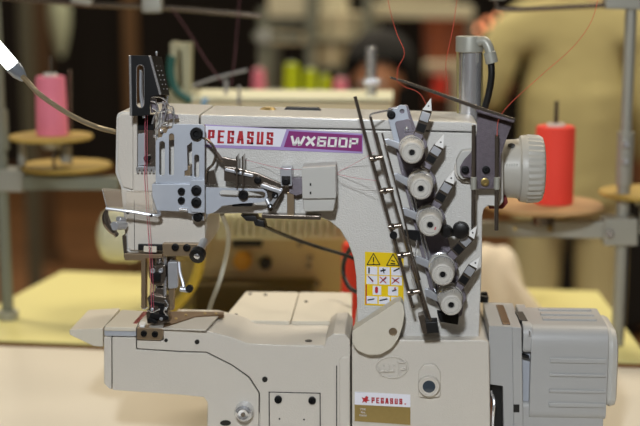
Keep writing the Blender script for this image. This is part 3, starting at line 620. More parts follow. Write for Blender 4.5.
for p in ((278, 400), (312, 401)): screw(M, p[0], p[1], -.0135, 4)
for p in ((279.5, 419), (304, 419.6)): part('pin_hole', inkb, sp_, lambda bm, p=p: prism(bm, ell(p[0], p[1], .9, n=8), -.0139, -.013, 0))
part('chrome_screw_knob', chrome, M, lambda bm: (lathe(bm, at(242.8, 415, -.028), (0, 1, 0), [(.001, 0), (0, .0055), (.001, .0068), (.004, .007), (.0045, .0085), (.007, .0095), (.016, .0095)], 30, lambda k, t: 1 + (.03 if k % 2 and t > .004 else 0)), ), 'round chrome screw')
part('knob_hex', darksteel, M, lambda bm: lathe(bm, at(242.8, 415, -.0284), (0, 1, 0), [(0, 0), (0, .0024), (.002, .0024)], 6))
P('base_slot', inkb, M, ell(225.5, 423, 5.5, 2.8, 16), -.0125, -.011, 0)
P('side_groove', seam, M, slot(336.6, 366, 336.6, 440, 1, 5), -.0124, -.011, 0)
P('side_pad', paint2, M, rnd([(339, 358), (350, 356), (350, 450), (339, 450)], {0: 5}), -.0145, -.011, .002)
# column base
BASE = P('base_housing', paint2, M, rnd([(351.5, 345), (357, 339.3), (486, 340), (489.5, 343), (490, 520), (351.5, 520)], {1: 2, 2: 3}), -.014, .14, .003, zmin=ZT)
pc = [(352.3, 331), (396, 302.5), (400, 301.2), (403, 304), (404.5, 313), (402.5, 326), (398, 339), (391, 348.5), (380, 354.6), (368, 354.8), (357.5, 350.5), (352.3, 343)]
PV = P('pivot_cover', cream, M, rnd(pc, 2, 3), -.026, -.004, .0018, holes=[ell(393, 332, 4.2, n=18)], label='cream swing cover with one round hole')
part('pivot_hole_floor', tansteel, PV, lambda bm: prism(bm, ell(393, 332, 4.4, n=18), -.0235, -.01, 0))
NP = P('name_plate', labelw, M, [(354.6, 392), (410.4, 395), (410.4, 407.4), (354.6, 404.6)], -.0152, -.013, .0002, label='white and brass name plate')
P('brass_field', brass, NP, [(354.6, 404.7), (410.4, 407.5), (410.4, 425), (354.6, 421.2)], -.0152, -.013, .0002)
strokes('name_plate_lettering', 'PEGASUS.', [(371.5, 397.4), (407, 399.2), (407, 404.6), (371.5, 403)], -.0153, red, NP, 1.3, 1.0, .5)
def pega(bm):
    for q in ([(361.5, 397.2), (364.5, 398.2), (366, 396), (368.5, 397), (367.5, 399.5), (370, 400.5), (366.8, 401.3), (366.5, 403.2), (364.5, 401.5), (362, 402.8), (363.2, 400)],):
        prism(bm, q, -.0156, -.015, 0)
part('winged_horse_emblem', red, NP, pega)
text('plate_fine_print', 'TYPE', [(360, 408.2), (365.5, 408.4), (365.5, 410.2), (360, 410)], -.0154, labelw, NP)
text('plate_fine_print', 'No.', [(361, 411.2), (365.5, 411.4), (365.5, 413.2), (361, 413)], -.0154, labelw, NP)
text('plate_fine_print', 'MADE', [(359.5, 414.4), (366.5, 414.8), (366.5, 416.4), (359.5, 416)], -.0154, labelw, NP)
part('embossed_emblem', paint2, M, lambda bm: (prism(bm, ell(392, 367.5, 16.5, 11, 40), -.0158, -.013, .0003, holes=[ell(392, 367.5, 15.4, 9.9, 40)]),
     [prism(bm, slot(*q, 1.7, 3), -.0165, -.013, .0003) for q in ((379, 366, 379, 371.5), (379, 371.5, 384, 371.5), (384, 366, 384, 371.5), (384, 371.5, 389, 371.5), (389, 366, 389, 371.5), (389, 371.5, 394, 371), (394, 371, 394, 366),
      (398, 375.5, 398, 362.5), (398, 362.5, 406, 362.5), (406, 362.5, 406, 369.5), (406, 369.5, 401.5, 369.5))]))
SG = part('sight_glass_boss', paint2, M, lambda bm: (prism(bm, rnd([(418.5, 397.5), (418.5, 372), (424, 364.5), (435, 364.5), (440.5, 372), (440.5, 397.5)], 3), -.018, -.013, .0015), lathe(bm, at(429, 386.8, -.023), (0, 1, 0), [(.001, .0078), (0, .0085), (0, .0102), (.0015, .0112), (.006, .0112)], 36)))
part('sight_glass', glassd, SG, lambda bm: lathe(bm, at(429, 386.8, -.0225), (0, 1, 0), [(0, 0), (.0006, .0078), (.004, .0078)], 30))
# motor
def xprism(bm, prof, x0, x1, b=.001):
    extr(bm, [[Vector((x0, y, z)) for y, z in prof]], Vector((x1 - x0, 0, 0)), b)
YM = .0
def X(px, py=360): return at(px, py, YM).x
def Z(py, px=560): return at(px, py, YM).z
zt, zbm = Z(328), Z(420)
def sect(zt, zb, y0, d, r): return [(a, b) for a, b in rnd([(y0, zb), (y0, zt), (y0 + d, zt), (y0 + d, zb)], {0: r * .5, 1: r, 2: r, 3: r * .5}, 6)]
P('motor_adapter', motorp, M, rnd([(489, 326), (521, 327), (522, 520), (503, 520), (503, 386), (489, 384)], 1), .0, .1, .0015, zmin=ZT, label='grey motor flange beside the base')
P('adapter_strip', motorp, M, [(512, 327), (521.5, 327.5), (522.5, 520), (513, 520)], -.003, .09, .001, zmin=ZT)
P('cable_recess', blackp, M, [(487, 372), (504, 372), (504, 520), (487, 520)], .012, .09, .0, zmin=ZT)
MT = part('motor_body', motorp, M, lambda bm: xprism(bm, sect(zt, zbm, YM - .002, .102, .02), X(530.5), X(608)), 'ribbed grey motor housing')
part('motor_front_collar', motorp, M, lambda bm: xprism(bm, sect(zt + .002, zt - .028, YM, .1, .014), X(522.5), X(532)))
part('motor_foot', motorp, M, lambda bm: xprism(bm, sect(Z(404), TABLE + .001, YM + .001, .1, .006), X(522.5), X(606)))
part('motor_recess', mat('recess_blue_grey', '#a6aab2', .45), M, lambda bm: xprism(bm, sect(Z(354), Z(405), YM + .008, .08, .004), X(519), X(533)))
part('motor_notch', blackp, M, lambda bm: (prism(bm, [(513.5, 404.5), (519.5, 404.5), (519.5, 412.5), (513.5, 412.5)], -.0034, .0, .0003), prism(bm, [(521.5, 355), (529.5, 357), (529, 359), (522.5, 357.5)], -.0005, .01, .0003)))
for y0, y1 in ((357.5, 362), (373, 375.6), (389, 391.8), (402, 406)):
    part('cooling_rib', motorp, MT, lambda bm: xprism(bm, [(a, b) for a, b in rnd([(YM - .0038, Z(y1)), (YM - .0038, Z(y0)), (YM + .002, Z(y0) + .001), (YM + .002, Z(y1) - .001)], .0008, 3)], X(550), X(606), .0006))
def top_ribs(bm):
    for k in range(3):
        y = YM + .03 + k * .02; xprism(bm, rnd([(y, zt - .001), (y, zt + .0018), (y + .008, zt + .0018), (y + .008, zt - .001)], .0006, 2), X(545), X(600), .0004)
part('top_rib', motorp, MT, top_ribs)
part('motor_end_cap', wheelp, M, lambda bm: xprism(bm, sect(Z(333), Z(409), YM + .002, .095, .026), X(606.5), X(619.5), .006), 'light grey rounded motor end cap')
P('motor_screw_post', chrome, M, slot(529.5, 331, 529.5, 335, 1.6, 4), -.004, .0, .0003)
zad = at(505, 326, 0).z
deck('brown_tape_strip', dullbronze, [(496, 304.5), (503.5, 304.8), (510.5, 323.5), (502.5, 323.2)], zad + .0009, -.002, 'brown metal strip')
deck('motor_vent_window', inkb, [(515, 311), (523, 311.4), (528, 320.5), (520, 320)], zt + .0027, -.004)
part('motor_cable', chrome, M, lambda bm: tube(bm, [at(491, 391, .004), at(494, 402, -.004), at(493, 415, -.006), at(492, 440, 0)], .0016, 8))
part('motor_cable', mat('copper_brown', '#7a4a2c', .5), M, lambda bm: tube(bm, [at(489, 398, .006), at(490, 408, .0), at(489, 440, .002)], .0026, 8))
part('rear_black_fitting', blackp, M, lambda bm: (prism(bm, [(480, 296), (489, 297), (488, 303), (480, 303)], .1, .12, .001), cyl(bm, at(484, 292, .11), at(484.5, 300, .11), .0035, 12)))
# air cylinder behind the arm
ac = at(469.5, 113, .09); s9 = sc(.09)
AC = part('air_cylinder', chrome, M, lambda bm: lathe(bm, ac + Vector((0, 0, -.03)), (0, 0, 1), [(0, 0), (0, 11 * s9), (.03 + 62 * s9, 11 * s9), (.03 + 62 * s9, 0)], 32), 'chrome air cylinder standing behind the arm')
part('cylinder_cap', greymetal, AC, lambda bm: lathe(bm, at(469.5, 52, .09), (0, 0, 1), [(0, 0), (0, 13 * s9), (.001, 13.8 * s9), (14.5 * s9, 13.8 * s9), (15.5 * s9, 13 * s9), (15.5 * s9, 0)], 32))
part('tie_rod', mat('warm_brass_rod', '#b0a470', .35, metal=.7), AC, lambda bm: (cyl(bm, at(481.5, 52, .1), at(481.5, 118, .1), .0016, 10), cyl(bm, at(457.5, 52, .085), at(458, 118, .085), .0013, 10)))
part('hose_fitting', greymetal, AC, lambda bm: (tube(bm, pts_at([(478, 42, .08), (484, 41, .078), (488, 46, .076), (490.5, 54, .075), (491.5, 60, .075)]), .0052, 14, 5), cyl(bm, at(489.5, 52, .075), at(492, 63, .075), .0066, 14)))
part('air_hose', blackp, AC, lambda bm: tube(bm, pts_at([(491, 62, .076), (491.5, 75, .076), (489.5, 90, .078), (486, 104, .08), (480, 122, .085)]), .0036, 12, 6))
# cable under the arm
CB = tag(part('black_cable', blackp, None, lambda bm: tube(bm, [at(258, 222, .02), at(270, 229, .06), at(292, 238, .13), at(318, 247, .15), at(345, 255, .12), at(362, 262, .108)], .0021, 8)), 'thin black cable running from under the arm to the column', 'cable')
tag(part('black_cable', blackp, None, lambda bm: tube(bm, [at(362, 240, .13), at(351, 248, .16), at(344, 262, .18), at(344, 276, .18), at(350, 288, .16), at(362, 294, .13)], .0026, 8)), 'black cable loop curving in front of the red spool beside the column', 'cable')
wt = onz(210, 309, TABLE + .06)
tag(part('white_tube', mat('milky_tube', '#c4c8c0', .4), None, lambda bm: tube(bm, [at(222, 214, .06), at(228, 232, .11), at(227, 252, .14), at(220, 280, .16), at(210, 308, .16), at(203, 345, .15)], .0026, 10)), 'milky white plastic tube hanging down behind the needle head', 'tube')

# ---------------------------------------------------------------- lamp on the left
LP = thing('gooseneck_lamp', at(116, 132, .02), 'gooseneck lamp with a glowing white tube head clipped to the head of the front machine', 'lamp')
ld = (at(21, 73, .0) - at(-6, 33, -.01)).normalized()
part('lamp_neck', mat('tan_chrome_gooseneck', '#b0a48c', .3, metal=.8), LP, lambda bm: lathe_tube(bm)) if False else None
def neck(bm):
    P_ = smoothpts(pts_at([(20, 74.5, .0), (27, 81, .0), (38, 93, .005), (56, 106, .01), (76, 118, .015), (97, 127, .02), (112, 131, .02), (119, 132.5, .022)]), 26); n = 12; prev = None; rings = []
    for i, p in enumerate(P_):
        d = (P_[min(i + 1, len(P_) - 1)] - P_[max(i - 1, 0)]).normalized()
        u = basis(d)[1] if prev is None else (prev - d * prev.dot(d)).normalized(); prev = u; v = d.cross(u); r = .0025 + .0004 * (i % 2)
        rings.append([bm.verts.new(p + (u * math.cos(2 * PI * k / n) + v * math.sin(2 * PI * k / n)) * r) for k in range(n)])
    for a, b in zip(rings, rings[1:]):
        for k in range(n): bm.faces.new((a[k], b[k], b[(k + 1) % n], a[(k + 1) % n]))
    bm.faces.new(rings[0][::-1]); bm.faces.new(rings[-1])
part('lamp_neck', mat('tan_chrome_gooseneck', '#b0a48c', .3, metal=.8), LP, neck)
a0, a1 = at(-16, 33, -.01), at(13, 66.5, .0)
part('lamp_tube', mat('lit_lamp_tube', '#ffffff', .4, emit='#f4fbf0', estr=6), LP, lambda bm: cyl(bm, a0, a1, .0072, 24, .002), 'glowing white lamp tube')
part('lamp_collar', mat('frosted_grey_collar', '#8f97a0', .25, metal=.5), LP, lambda bm: lathe(bm, at(12.5, 66, .0), (a1 - a0), [(0, .0078), (.002, .0082), (.009, .0074), (.015, .005), (.018, .0035), (.018, 0)], 24))

# ================================================================== threads
def thread(label, pts, m, r=.00028, cat='thread', g=None, sm=4):
    bm = NB(); tube(bm, pts_at(pts), r, 5, sm); return tag(link('sewing_thread', bm, m, wn=False), label, cat, g)
thread('red thread falling from the stand to the outer end of the thin guide blade', [(386, -10, -.03), (391, 14, -.035), (397, 34, -.035), (404.5, 53, -.04), (398, 68, -.04), (397, 80, -.044)], redthread)
thread('red thread sagging from the guide blade tip to the topmost white spring tip', [(397, 81, -.044), (405, 87, -.04), (414, 90, -.036), (421, 95, -.036), (426, 104, -.036)], redthread)
thread('red thread hanging left of the chrome air cylinder down to the guide blade', [(458, -10, -.03), (454, 22, -.034), (450, 42, -.038), (446, 62, -.038), (446.5, 80, -.038), (448, 96, -.038)], redthread)
thread('red thread slanting across the khaki jacket down to the guard plate', [(600, -10, .05), (592, 20, .04), (574, 46, .02), (545, 72, .0), (516, 98, -.02), (503, 112, -.03), (498, 122, -.033), (497, 136, -.033)], redthread)
thread('pink thread slanting down from the spreader lever towards the rails', [(379, 181, -.04), (350, 177, -.01), (318, 170, -.003), (285, 169, -.026), (262, 164, -.01), (246, 160, -.03)], pinkthread, .0002)
thread('faint pink thread running from the rails up across the column', [(375, 152, -.04), (352, 165, -.006), (340, 171, -.003), (335, 176, -.006)], pinkthread, .00018)
thread('thin grey thread bowed across the column to the rails', [(384, 190, -.042), (362, 190, -.01), (343, 184, -.005), (336, 178, -.01)], mat('grey_sewing_thread', '#8c8078', .7), .0002)
for k, x in enumerate((145, 147.2)):
    thread(('left' if k == 0 else 'right') + ' one of two pink threads running down the head front to the needle clamp', [(x + 1, 100, -.026), (x, 125, -.014), (x, 160, -.014), (x - .5, 175, -.014), (x + 2, 215, -.014), (x + 4, 244, -.014), (x + 5, 262, -.014), (x + 6, 290, -.013), (x + 6.5, 313, -.012)], pinkthread, .00022 if k else .0003)
thread('dim mauve thread slanting behind the black take-up cover', [(172, 8, .56), (190, 34, .5), (206, 60, .45), (222, 82, .4)], dimthread, .0008)
thread('dim mauve thread hanging straight down left of the green post', [(241, -20, .5), (238, 20, .5), (235, 55, .48), (231, 86, .45)], dimthread, .0008)

# ================================================================== thread stands
def cone(name, base, h, r0, r1, m, label, group=None, core=True, pin=0.0):
    t = thing(name, base, label, 'thread cone', group)
    bm = NB(); lathe(bm, base, (0, 0, 1), [(0, 0), (0, r0 * .97), (.002, r0), (h - .003, r1), (h, r1 * .93), (h, 0)], 40); link('thread_winding', bm, m, t)
    bm = NB(); lathe(bm, base + Vector((0, 0, h - .002)), (0, 0, 1), [(0, r1 * .5), (.006, r1 * .46), (.0065, r1 * .38), (0, r1 * .36)], 24); link('cone_core', bm, conewhite if core is True else core, t)
    return t
def tray_disc(parent, c, r, m, th=.006):
    bm = NB(); lathe(bm, c, (0, 0, 1), [(-th, 0), (-th, r * .96), (-th * .5, r), (0, r * .97), (0, 0)], 48); o = link('spool_disc', bm, m, parent)
    bm = NB(); lathe(bm, c + Vector((0, 0, -th - .014)), (0, 0, 1), [(0, .012), (.009, .016), (.014, .03)], 24); link('disc_hub', bm, greymetal, parent); return o
def sc_at(p): return (p - CAM).dot(Fw) / FP
# right stand
YS = .47
p_top, p_bot = at(632, -40, YS), at(616.5, 345, YS)
xs = at(619, 300, YS).x
RS = thing('thread_stand', (xs, YS, TABLE), 'grey thread stand at the right holding the neon red cone', 'thread stand')
part('upright_post', greymetal, RS, lambda bm: (cyl(bm, (xs, YS, TABLE - .0), (xs, YS, at(625, 160, YS).z), .009, 20), cyl(bm, (xs, YS, at(625, 165, YS).z), (xs, YS, at(632, -60, YS).z), .0078, 20)))
part('post_sleeve', greymetal, RS, lambda bm: (cyl(bm, (xs, YS, at(622, 185, YS).z), (xs, YS, at(622, 132, YS).z), .0115, 20)))
for q in (143, 160): part('sleeve_screw', steel, RS, lambda bm: cyl(bm, (xs - .002, YS - .02, at(622, q, YS).z), (xs - .002, YS - .008, at(622, q, YS).z), .004, 10))
bar = [at(478, 221, YS), at(596, 221, YS), at(632, 221, YS)]
part('cross_bar', greymetal, RS, lambda bm: extr(bm, [[at(470, 223, YS - .012), at(610, 221.5, YS - .012), at(610, 238.5, YS - .012), at(470, 237, YS - .012)]], Vector((0, .02, 0)), .001))
part('bar_clamp', greymetal, RS, lambda bm: (extr(bm, [[at(604, 219, YS - .018), at(638, 219, YS - .018), at(638, 246, YS - .018), at(604, 246, YS - .018)]], Vector((0, .036, 0)), .002)))
part('clamp_bolt', darksteel, RS, lambda bm: cyl(bm, at(610, 234, YS - .025), at(610, 234, YS - .015), .0055, 14))
part('bar_hole', brass, RS, lambda bm: (cyl(bm, at(550, 228.5, YS - .0135), at(550, 228.5, YS - .01), .004, 12), cyl(bm, at(515, 228.5, YS - .0135), at(515, 228.5, YS - .01), .003, 12)))
dc = at(543, 203, YS - .01); tray_disc(RS, dc, .082, trayr)
dc2 = at(645, 191, YS + .02); tray_disc(RS, dc2, .063, tray)
part('disc_stem', greymetal, RS, lambda bm: cyl(bm, dc2 + Vector((0, 0, -.06)), dc2 + Vector((0, 0, -.018)), .006, 12))
part('spool_pin', darksteel, RS, lambda bm: (cyl(bm, dc + Vector((.014, .0, -.04)), (dc.x + .014, dc.y, at(553, 101, YS - .01).z), .0028, 10)))
part('disc_bracket', darksteel, RS, lambda bm: cyl(bm, dc + Vector((0, 0, -.03)), dc + Vector((0, 0, -.014)), .014, 16))
zr = at(600, 5, YS).z
part('thread_rod', darksteel, RS, lambda bm: tube(bm, [at(495, -6, YS), at(497, 5, YS), at(502, 9.5, YS), at(560, 7.5, YS), at(622, 4, YS)], .0035, 10, 4))
part('rod_clamp', greymetal, RS, lambda bm: (extr(bm, [[at(606, -12, YS - .014), at(642, -12, YS - .014), at(642, 10, YS - .014), at(606, 9, YS - .014)]], Vector((0, .03, 0)), .002)))
part('rod_bracket', greymetal, RS, lambda bm: (extr(bm, [[at(490, -14, YS - .01), at(506, -14, YS - .01), at(506, 0, YS - .01), at(490, 0, YS - .01)]], Vector((0, .02, 0)), .002)))
cone('thread_cone', dc + Vector((.014, 0, .0003)), .105, .0262, .0262, conered, 'neon red thread cone on the round tan disc beside the handwheel')
# left stand
YL = .56
xl = at(5, 250, YL).x
LS = thing('thread_stand', (xl, YL, TABLE), 'grey green thread stand at the far left holding the pink cone', 'thread stand')
part('upright_post', greendull, LS, lambda bm: cyl(bm, (xl, YL, TABLE), (xl, YL, at(5, -60, YL).z), .009, 20))
part('foot_clamp', greymetal, LS, lambda bm: cyl(bm, (xl, YL, TABLE), (xl, YL, TABLE + .012), .016, 20))
part('cross_bar', greendull, LS, lambda bm: extr(bm, [[at(-20, 175, YL - .012), at(118, 178, YL - .012), at(118, 190, YL - .012), at(-20, 190, YL - .012)]], Vector((0, .024, 0)), .001))
part('bar_clamp', greymetal, LS, lambda bm: extr(bm, [[at(-6, 170, YL - .02), at(22, 171, YL - .02), at(22, 192, YL - .02), at(-6, 192, YL - .02)]], Vector((0, .04, 0)), .002))
part('post_sleeve', greendull, LS, lambda bm: cyl(bm, (xl, YL, at(5, 150, YL).z), (xl, YL, at(5, 110, YL).z), .0125, 16))
dl = at(51, 135, YL - .03); tray_disc(LS, dl, .06, tray)
dl2 = at(66, 164, YL + .02); tray_disc(LS, dl2, .068, tray)
part('disc_spacer', greymetal, LS, lambda bm: cyl(bm, at(66, 162, YL), at(66, 146, YL), .009, 16))
part('disc_stem', greymetal, LS, lambda bm: cyl(bm, at(22, 176, YL), at(22, 140, YL), .006, 16))
part('spool_pin', darksteel, LS, lambda bm: cyl(bm, at(71, 164, YL), at(70, 70, YL), .0022, 8))
part('spool_pin', darksteel, LS, lambda bm: cyl(bm, (dl.x + .003, dl.y, dl.z - .05), (dl.x + .003, dl.y, at(53, 56, YL - .03).z), .0025, 8))
cone('thread_cone', dl + Vector((.002, 0, .0003)), .084, .0228, .021, conepink, 'pink thread cone on the left stand beside the gooseneck lamp')
part('thread_rod', darksteel, LS, lambda bm: tube(bm, [at(-10, -4, YL), at(40, 1, YL), at(95, 5, YL), at(150, 7, YL), at(205, 11, YL), at(262, 16, YL)], .0036, 10, 2))
part('rod_clamp', greymetal, LS, lambda bm: (extr(bm, [[at(141, -8, YL - .01), at(161, -8, YL - .01), at(161, 13, YL - .01), at(141, 13, YL - .01)]], Vector((0, .02, 0)), .004)))
part('rod_coupling', greymetal, LS, lambda bm: cyl(bm, at(72, 0, YL), at(92, 3, YL), .0055, 12))
tag(LS.children[0] if LS.children else LS)

# ================================================================== back machine on the yellow table
YB = .62
gcream = mat('cream_green_machine_paint', '#e0dfc0', .5)
gbeige = mat('beige_machine_paint', '#d6c8a4', .55)
darkfin = mat('dark_fin_metal', '#6a5c3c', .6)
BM = thing('sewing_machine', (at(280, 300, YB).x, YB + .08, TABLE), 'blurred cream sewing machine seen from behind on the yellow table', 'sewing machine')
def PB(name, m, pts, Y0=YB, Y1=YB + .12, b=.003, label=None): return P(name, m, BM, pts, Y0, Y1, b, (), label, TABLE + .0005)
PB('machine_arm', gbeige, rnd([(188, 101), (392, 103), (392, 140), (188, 140)], 2), YB, YB + .14)
PB('arm_cover', gcream, [(186, 97), (393, 98.5), (393, 101.5), (186, 100.5)], YB - .004, YB + .14)
PB('machine_column', gbeige, [(205, 130), (300, 130), (300, 330), (205, 330)], YB + .03, YB + .15)
PB('bed_housing', gbeige, rnd([(205, 238), (345, 238), (345, 380), (205, 380)], 3), YB - .0, YB + .13)
zf = at(280, 217, YB - .02).z
def fins(bm):
    for k in range(17):
        x = 222 + k * 7.4; prism(bm, [(x, 216), (x + 4.6, 216), (x + 4.6, 238.5), (x, 238.5)], YB - .14, YB - .02, .001)
    prism(bm, [(216, 220), (350, 220), (350, 240), (216, 240)], YB - .125, YB + .01, .002)
part('finned_motor', gcream, BM, fins, 'cream motor with upright cooling fins')
def dfins(bm):
    for k in range(22):
        x = 196 + k * 5.4; prism(bm, [(x, 286), (x + 3.2, 286), (x + 3.2, 312), (x, 312)], YB - .06, YB - .04, .0006)
    prism(bm, [(194, 285), (314, 285), (314, 316), (194, 316)], YB - .045, YB + .0, .001)
part('ribbed_tray', darkfin, BM, dfins)
part('yellow_dial', mat('amber_plastic', '#d09a20', .4), BM, lambda bm: (disc(bm, 242, 262, YB - .02, YB + .002, 9.5, 28), disc(bm, 242, 262, YB - .026, YB - .02, 4, 16)), 'amber round dial')
part('black_port', blackp, BM, lambda bm: (disc(bm, 265, 264, YB - .014, YB + .002, 6.2, 24), prism(bm, [(232, 240), (262, 240), (262, 247), (232, 247)], YB - .008, YB, .001)))
part('rear_screw', darksteel, BM, lambda bm: [disc(bm, x, y, YB - .006, YB + .002, 2.6, 12) for x, y in ((300, 244), (310, 258), (309, 266), (318, 284), (236, 286))])
# left drive: big round end cap and drum
lc = at(101, 235, YB + .02); sB = sc(YB + .02)
part('drive_end_cap', gcream, BM, lambda bm: lathe(bm, lc, (1, 0, 0), [(0, 0), (-.002, 14 * sB), (.004, 23 * sB), (.015, 27 * sB), (.05, 28 * sB), (.06, 26 * sB), (.06, 0)], 36), 'large round cream cap on the left end')
part('drive_drum', gbeige, BM, lambda bm: lathe(bm, lc + Vector((.055, 0, 0)), (1, 0, 0), [(0, 0), (0, 24 * sB), (.115, 24 * sB), (.115, 0)], 32))
part('drum_bracket', gbeige, BM, lambda bm: prism(bm, [(150, 240), (206, 240), (206, 400), (150, 400)], YB + .03, YB + .08, .002, zmin=TABLE + .0005))
# posts on the back machine
b1 = at(176, 95, YB + .05)
part('head_bracket', mat('cream_steel', '#b0ac8c', .5), BM, lambda bm: (prism(bm, rnd([(170, 42), (177, 42), (178, 100), (170, 104)], 2), YB + .02, YB + .04, .002), prism(bm, rnd([(177, 43), (191, 43), (190, 96), (183, 97), (181, 50), (177, 50)], 1), YB + .03, YB + .05, .002), prism(bm, [(168, 90), (196, 92), (196, 110), (168, 110)], YB + .02, YB + .07, .002)))
part('green_hose', mat('teal_hose', '#1c5a52', .5), BM, lambda bm: tube(bm, pts_at([(172, 56, YB), (170.5, 70, YB), (173, 84, YB), (180, 94, YB), (192, 101, YB)]), .006, 10))
part('blue_fitting', mat('pale_blue_plastic', '#7fa6c4', .4), BM, lambda bm: cyl(bm, at(202, 101, YB - .01), at(207, 103, YB - .01), .007, 12))
part('air_cylinder', chrome, BM, lambda bm: (cyl(bm, at(371, 96, YB + .05), at(371, 47, YB + .05), .0085, 20), prism(bm, [(363, 80), (380, 80), (380, 86), (363, 86)], YB + .04, YB + .06, .001)))
part('thread_wire', steel, BM, lambda bm: (tube(bm, pts_at([(192, 86), (215, 78), (247, 70)], YB - .01), .0017, 8, 3), cyl(bm, at(239, 105, YB - .02), at(239, 86, YB - .02), .0025, 8), cyl(bm, at(226, 94, YB - .02), at(226, 80, YB - .02), .003, 8)))
tag(part('yellow_hose', mat('yellow_rubber', '#d6c040', .5), None, lambda bm: tube(bm, [at(199, 244, .35), at(200, 262, .36), at(194, 282, .38), at(182, 300, .4), at(166, 313, .42), at(150, 322, .43)], .0065, 10)), 'thick yellow hose curving behind the presser foot', 'hose')
rs = onz(357, 322, TABLE)
RSP = cone('thread_cone', Vector((at(362, 270, .42).x, .42, TABLE)), at(362, 243, .42).z - TABLE, .03, .027, conered, 'red thread cone half hidden behind the column of the front machine')
# pale cloth to the right of the column
def cloth(bm):
    n, m_ = 26, 16; V = []
    for j in range(m_ + 1):
        v = j / m_; row = []
        for i in range(n + 1):
            u = i / n; half = .07 + .055 * v; x = (u - .5) * 2 * half; 
            zz = .105 * (1 - v) ; w = .012 * v * math.sin(u * 9 + 2 * v) + .005 * math.sin(u * 23)
            row.append(bm.verts.new((cx0 + x, .72 - .05 * v - .05 * (1 - (2 * u - 1) ** 2) + w, TABLE + .0015 + zz)))
        V.append(row)
    for j in range(m_):
        for i in range(n): bm.faces.new((V[j][i], V[j][i + 1], V[j + 1][i + 1], V[j + 1][i]))
    T = [bm.verts.new((v.co.x, .72 + .045 * (1 - abs(2 * k / n - 1) ** 2), v.co.z - .002)) for k, v in enumerate(V[0])]
    for i in range(n): bm.faces.new((V[0][i], T[i], T[i + 1], V[0][i + 1]))
    B_ = [bm.verts.new((v.co.x, .76, TABLE + .0015)) for v in T]
    for i in range(n): bm.faces.new((T[i], B_[i], B_[i + 1], T[i + 1]))
cx0 = at(486, 270, .72).x
def cloth2(bm):
    A_ = [(438, 293, .61), (528, 294, .61), (533, 300, .60), (434, 300, .60)]
    rows = []
    for j in range(15):
        v = j / 14; hgt = .078 * math.sin(v * PI * .5); Yq = .60 + .17 * v; half = .082 - .03 * v
        rows.append([bm.verts.new((cx0 + .002 + (2 * i / 24 - 1) * half + .006 * math.sin(v * 9), Yq + .004 * math.sin(i * .9), TABLE + .001 + hgt * (1 - abs(2 * i / 24 - 1) ** 6) + .003 * math.sin(i * .8 + v * 5) * v * (1 - abs(2 * i / 24 - 1) ** 4))) for i in range(25)])
    for a, b in zip(rows, rows[1:]):
        for i in range(24): bm.faces.new((a[i], a[i + 1], b[i + 1], b[i]))
    bt_ = [bm.verts.new((v.co.x, v.co.y + .01, TABLE + .001)) for v in rows[-1]]
    for i in range(24): bm.faces.new((rows[-1][i], rows[-1][i + 1], bt_[i + 1], bt_[i]))
tag(part('cloth_bundle', mat('pale_pink_cream_cloth', '#f4ead8', .85, bump=.5, bscale=30, var=.05), None, cloth2), 'pale cream folded cloth lying on the yellow table right of the grey column', 'cloth')

backing_mat = mat('black_backing_board', '#141210', .8)  # black for the added block behind the standing legs
# ================================================================== further background
YT = 2.1
def far_at(px, py, Y): return at(px, py, Y)
T3a, T3b = at(205, 180, YT).x, at(420, 180, YT).x
table('display_table', [Vector((T3a, YT - .25, .98)), Vector((T3b, YT - .25, .98)), Vector((T3b, YT + .35, .98)), Vector((T3a, YT + .35, .98))], gbeige, woodedge, 'beige display table further back behind the blurred sewing machine', legm=greendull)
TS = thing('thread_stand', (at(263, 90, YT).x, YT, .98), 'green grey thread stand far back with neon yellow cones', 'thread stand')
xp = at(263, 90, YT).x
part('upright_post', greendull, TS, lambda bm: cyl(bm, (xp, YT, .98), (xp, YT, at(263, 8, YT).z), .013, 16))
part('cross_bar', greendull, TS, lambda bm: (prism(bm, [(252, 33), (300, 35), (300, 42), (252, 40)], YT - .01, YT + .01, .002), prism(bm, [(250, 92.7), (355, 94.8), (355, 99), (250, 97)], YT - .04, YT + .06, .002)))
part('stand_joint', greymetal, TS, lambda bm: prism(bm, [(256, 30), (271, 30), (271, 44), (256, 44)], YT - .02, YT + .02, .004))
for (x0, x1, yt, m, lb, g) in ((283.5, 300, 61, coneneon, 'taller neon yellow thread cone on the far stand', None), (303, 317.5, 67, coneneon, 'shorter neon yellow thread cone right of the taller one on the far stand', None),
        (333, 348, 75, conepink, 'small pink thread cone right of the neon yellow cones', None), (252, 266, 67, conepink, 'small pink thread cone left of the neon yellow cones', None), (320, 331, 72, coneneon, 'slim neon yellow thread cone next to the small right pink cone', None)):
    a = at((x0 + x1) / 2, 93 + .02 * (x0 - 250), YT - .03); s = sc(YT - .03); cone('thread_cone', a, (91 - yt) * s, (x1 - x0) / 2 * s, (x1 - x0) / 2 * s * .85, m, lb)
def hang(name, pts, Y0, Y1, m, label, cat, extra=None, b=.006, zmin=None, mode='floor'):
    """a piece of background furniture: shaped body, plus frame parts standing on the floor"""
    c = at(sum(p[0] for p in pts) / len(pts), 100, (Y0 + Y1) / 2); t = thing(name, (c.x, c.y, 0), label, cat)
    P('body_panel', m, t, pts, Y0, Y1, b)
    x0 = min(p[0] for p in pts); x1 = max(p[0] for p in pts); zb_ = at(x0, max(p[1] for p in pts), Y0).z
    for x in (x0 + 3, x1 - 3):
        X_ = at(x, 100, Y0 + .03).x
        for y in (Y0 + .03, Y1 - .03):
            bm = NB(); box(bm, (X_, y, zb_ / 2), (.03, .03, zb_), .002); link('leg', bm, greendull, t)
    return t
w1 = mat('cream_white_board', '#e0dabc', .6); brownp = mat('reddish_brown_wood', '#7a3c1c', .5, var=.2, vscale=6)
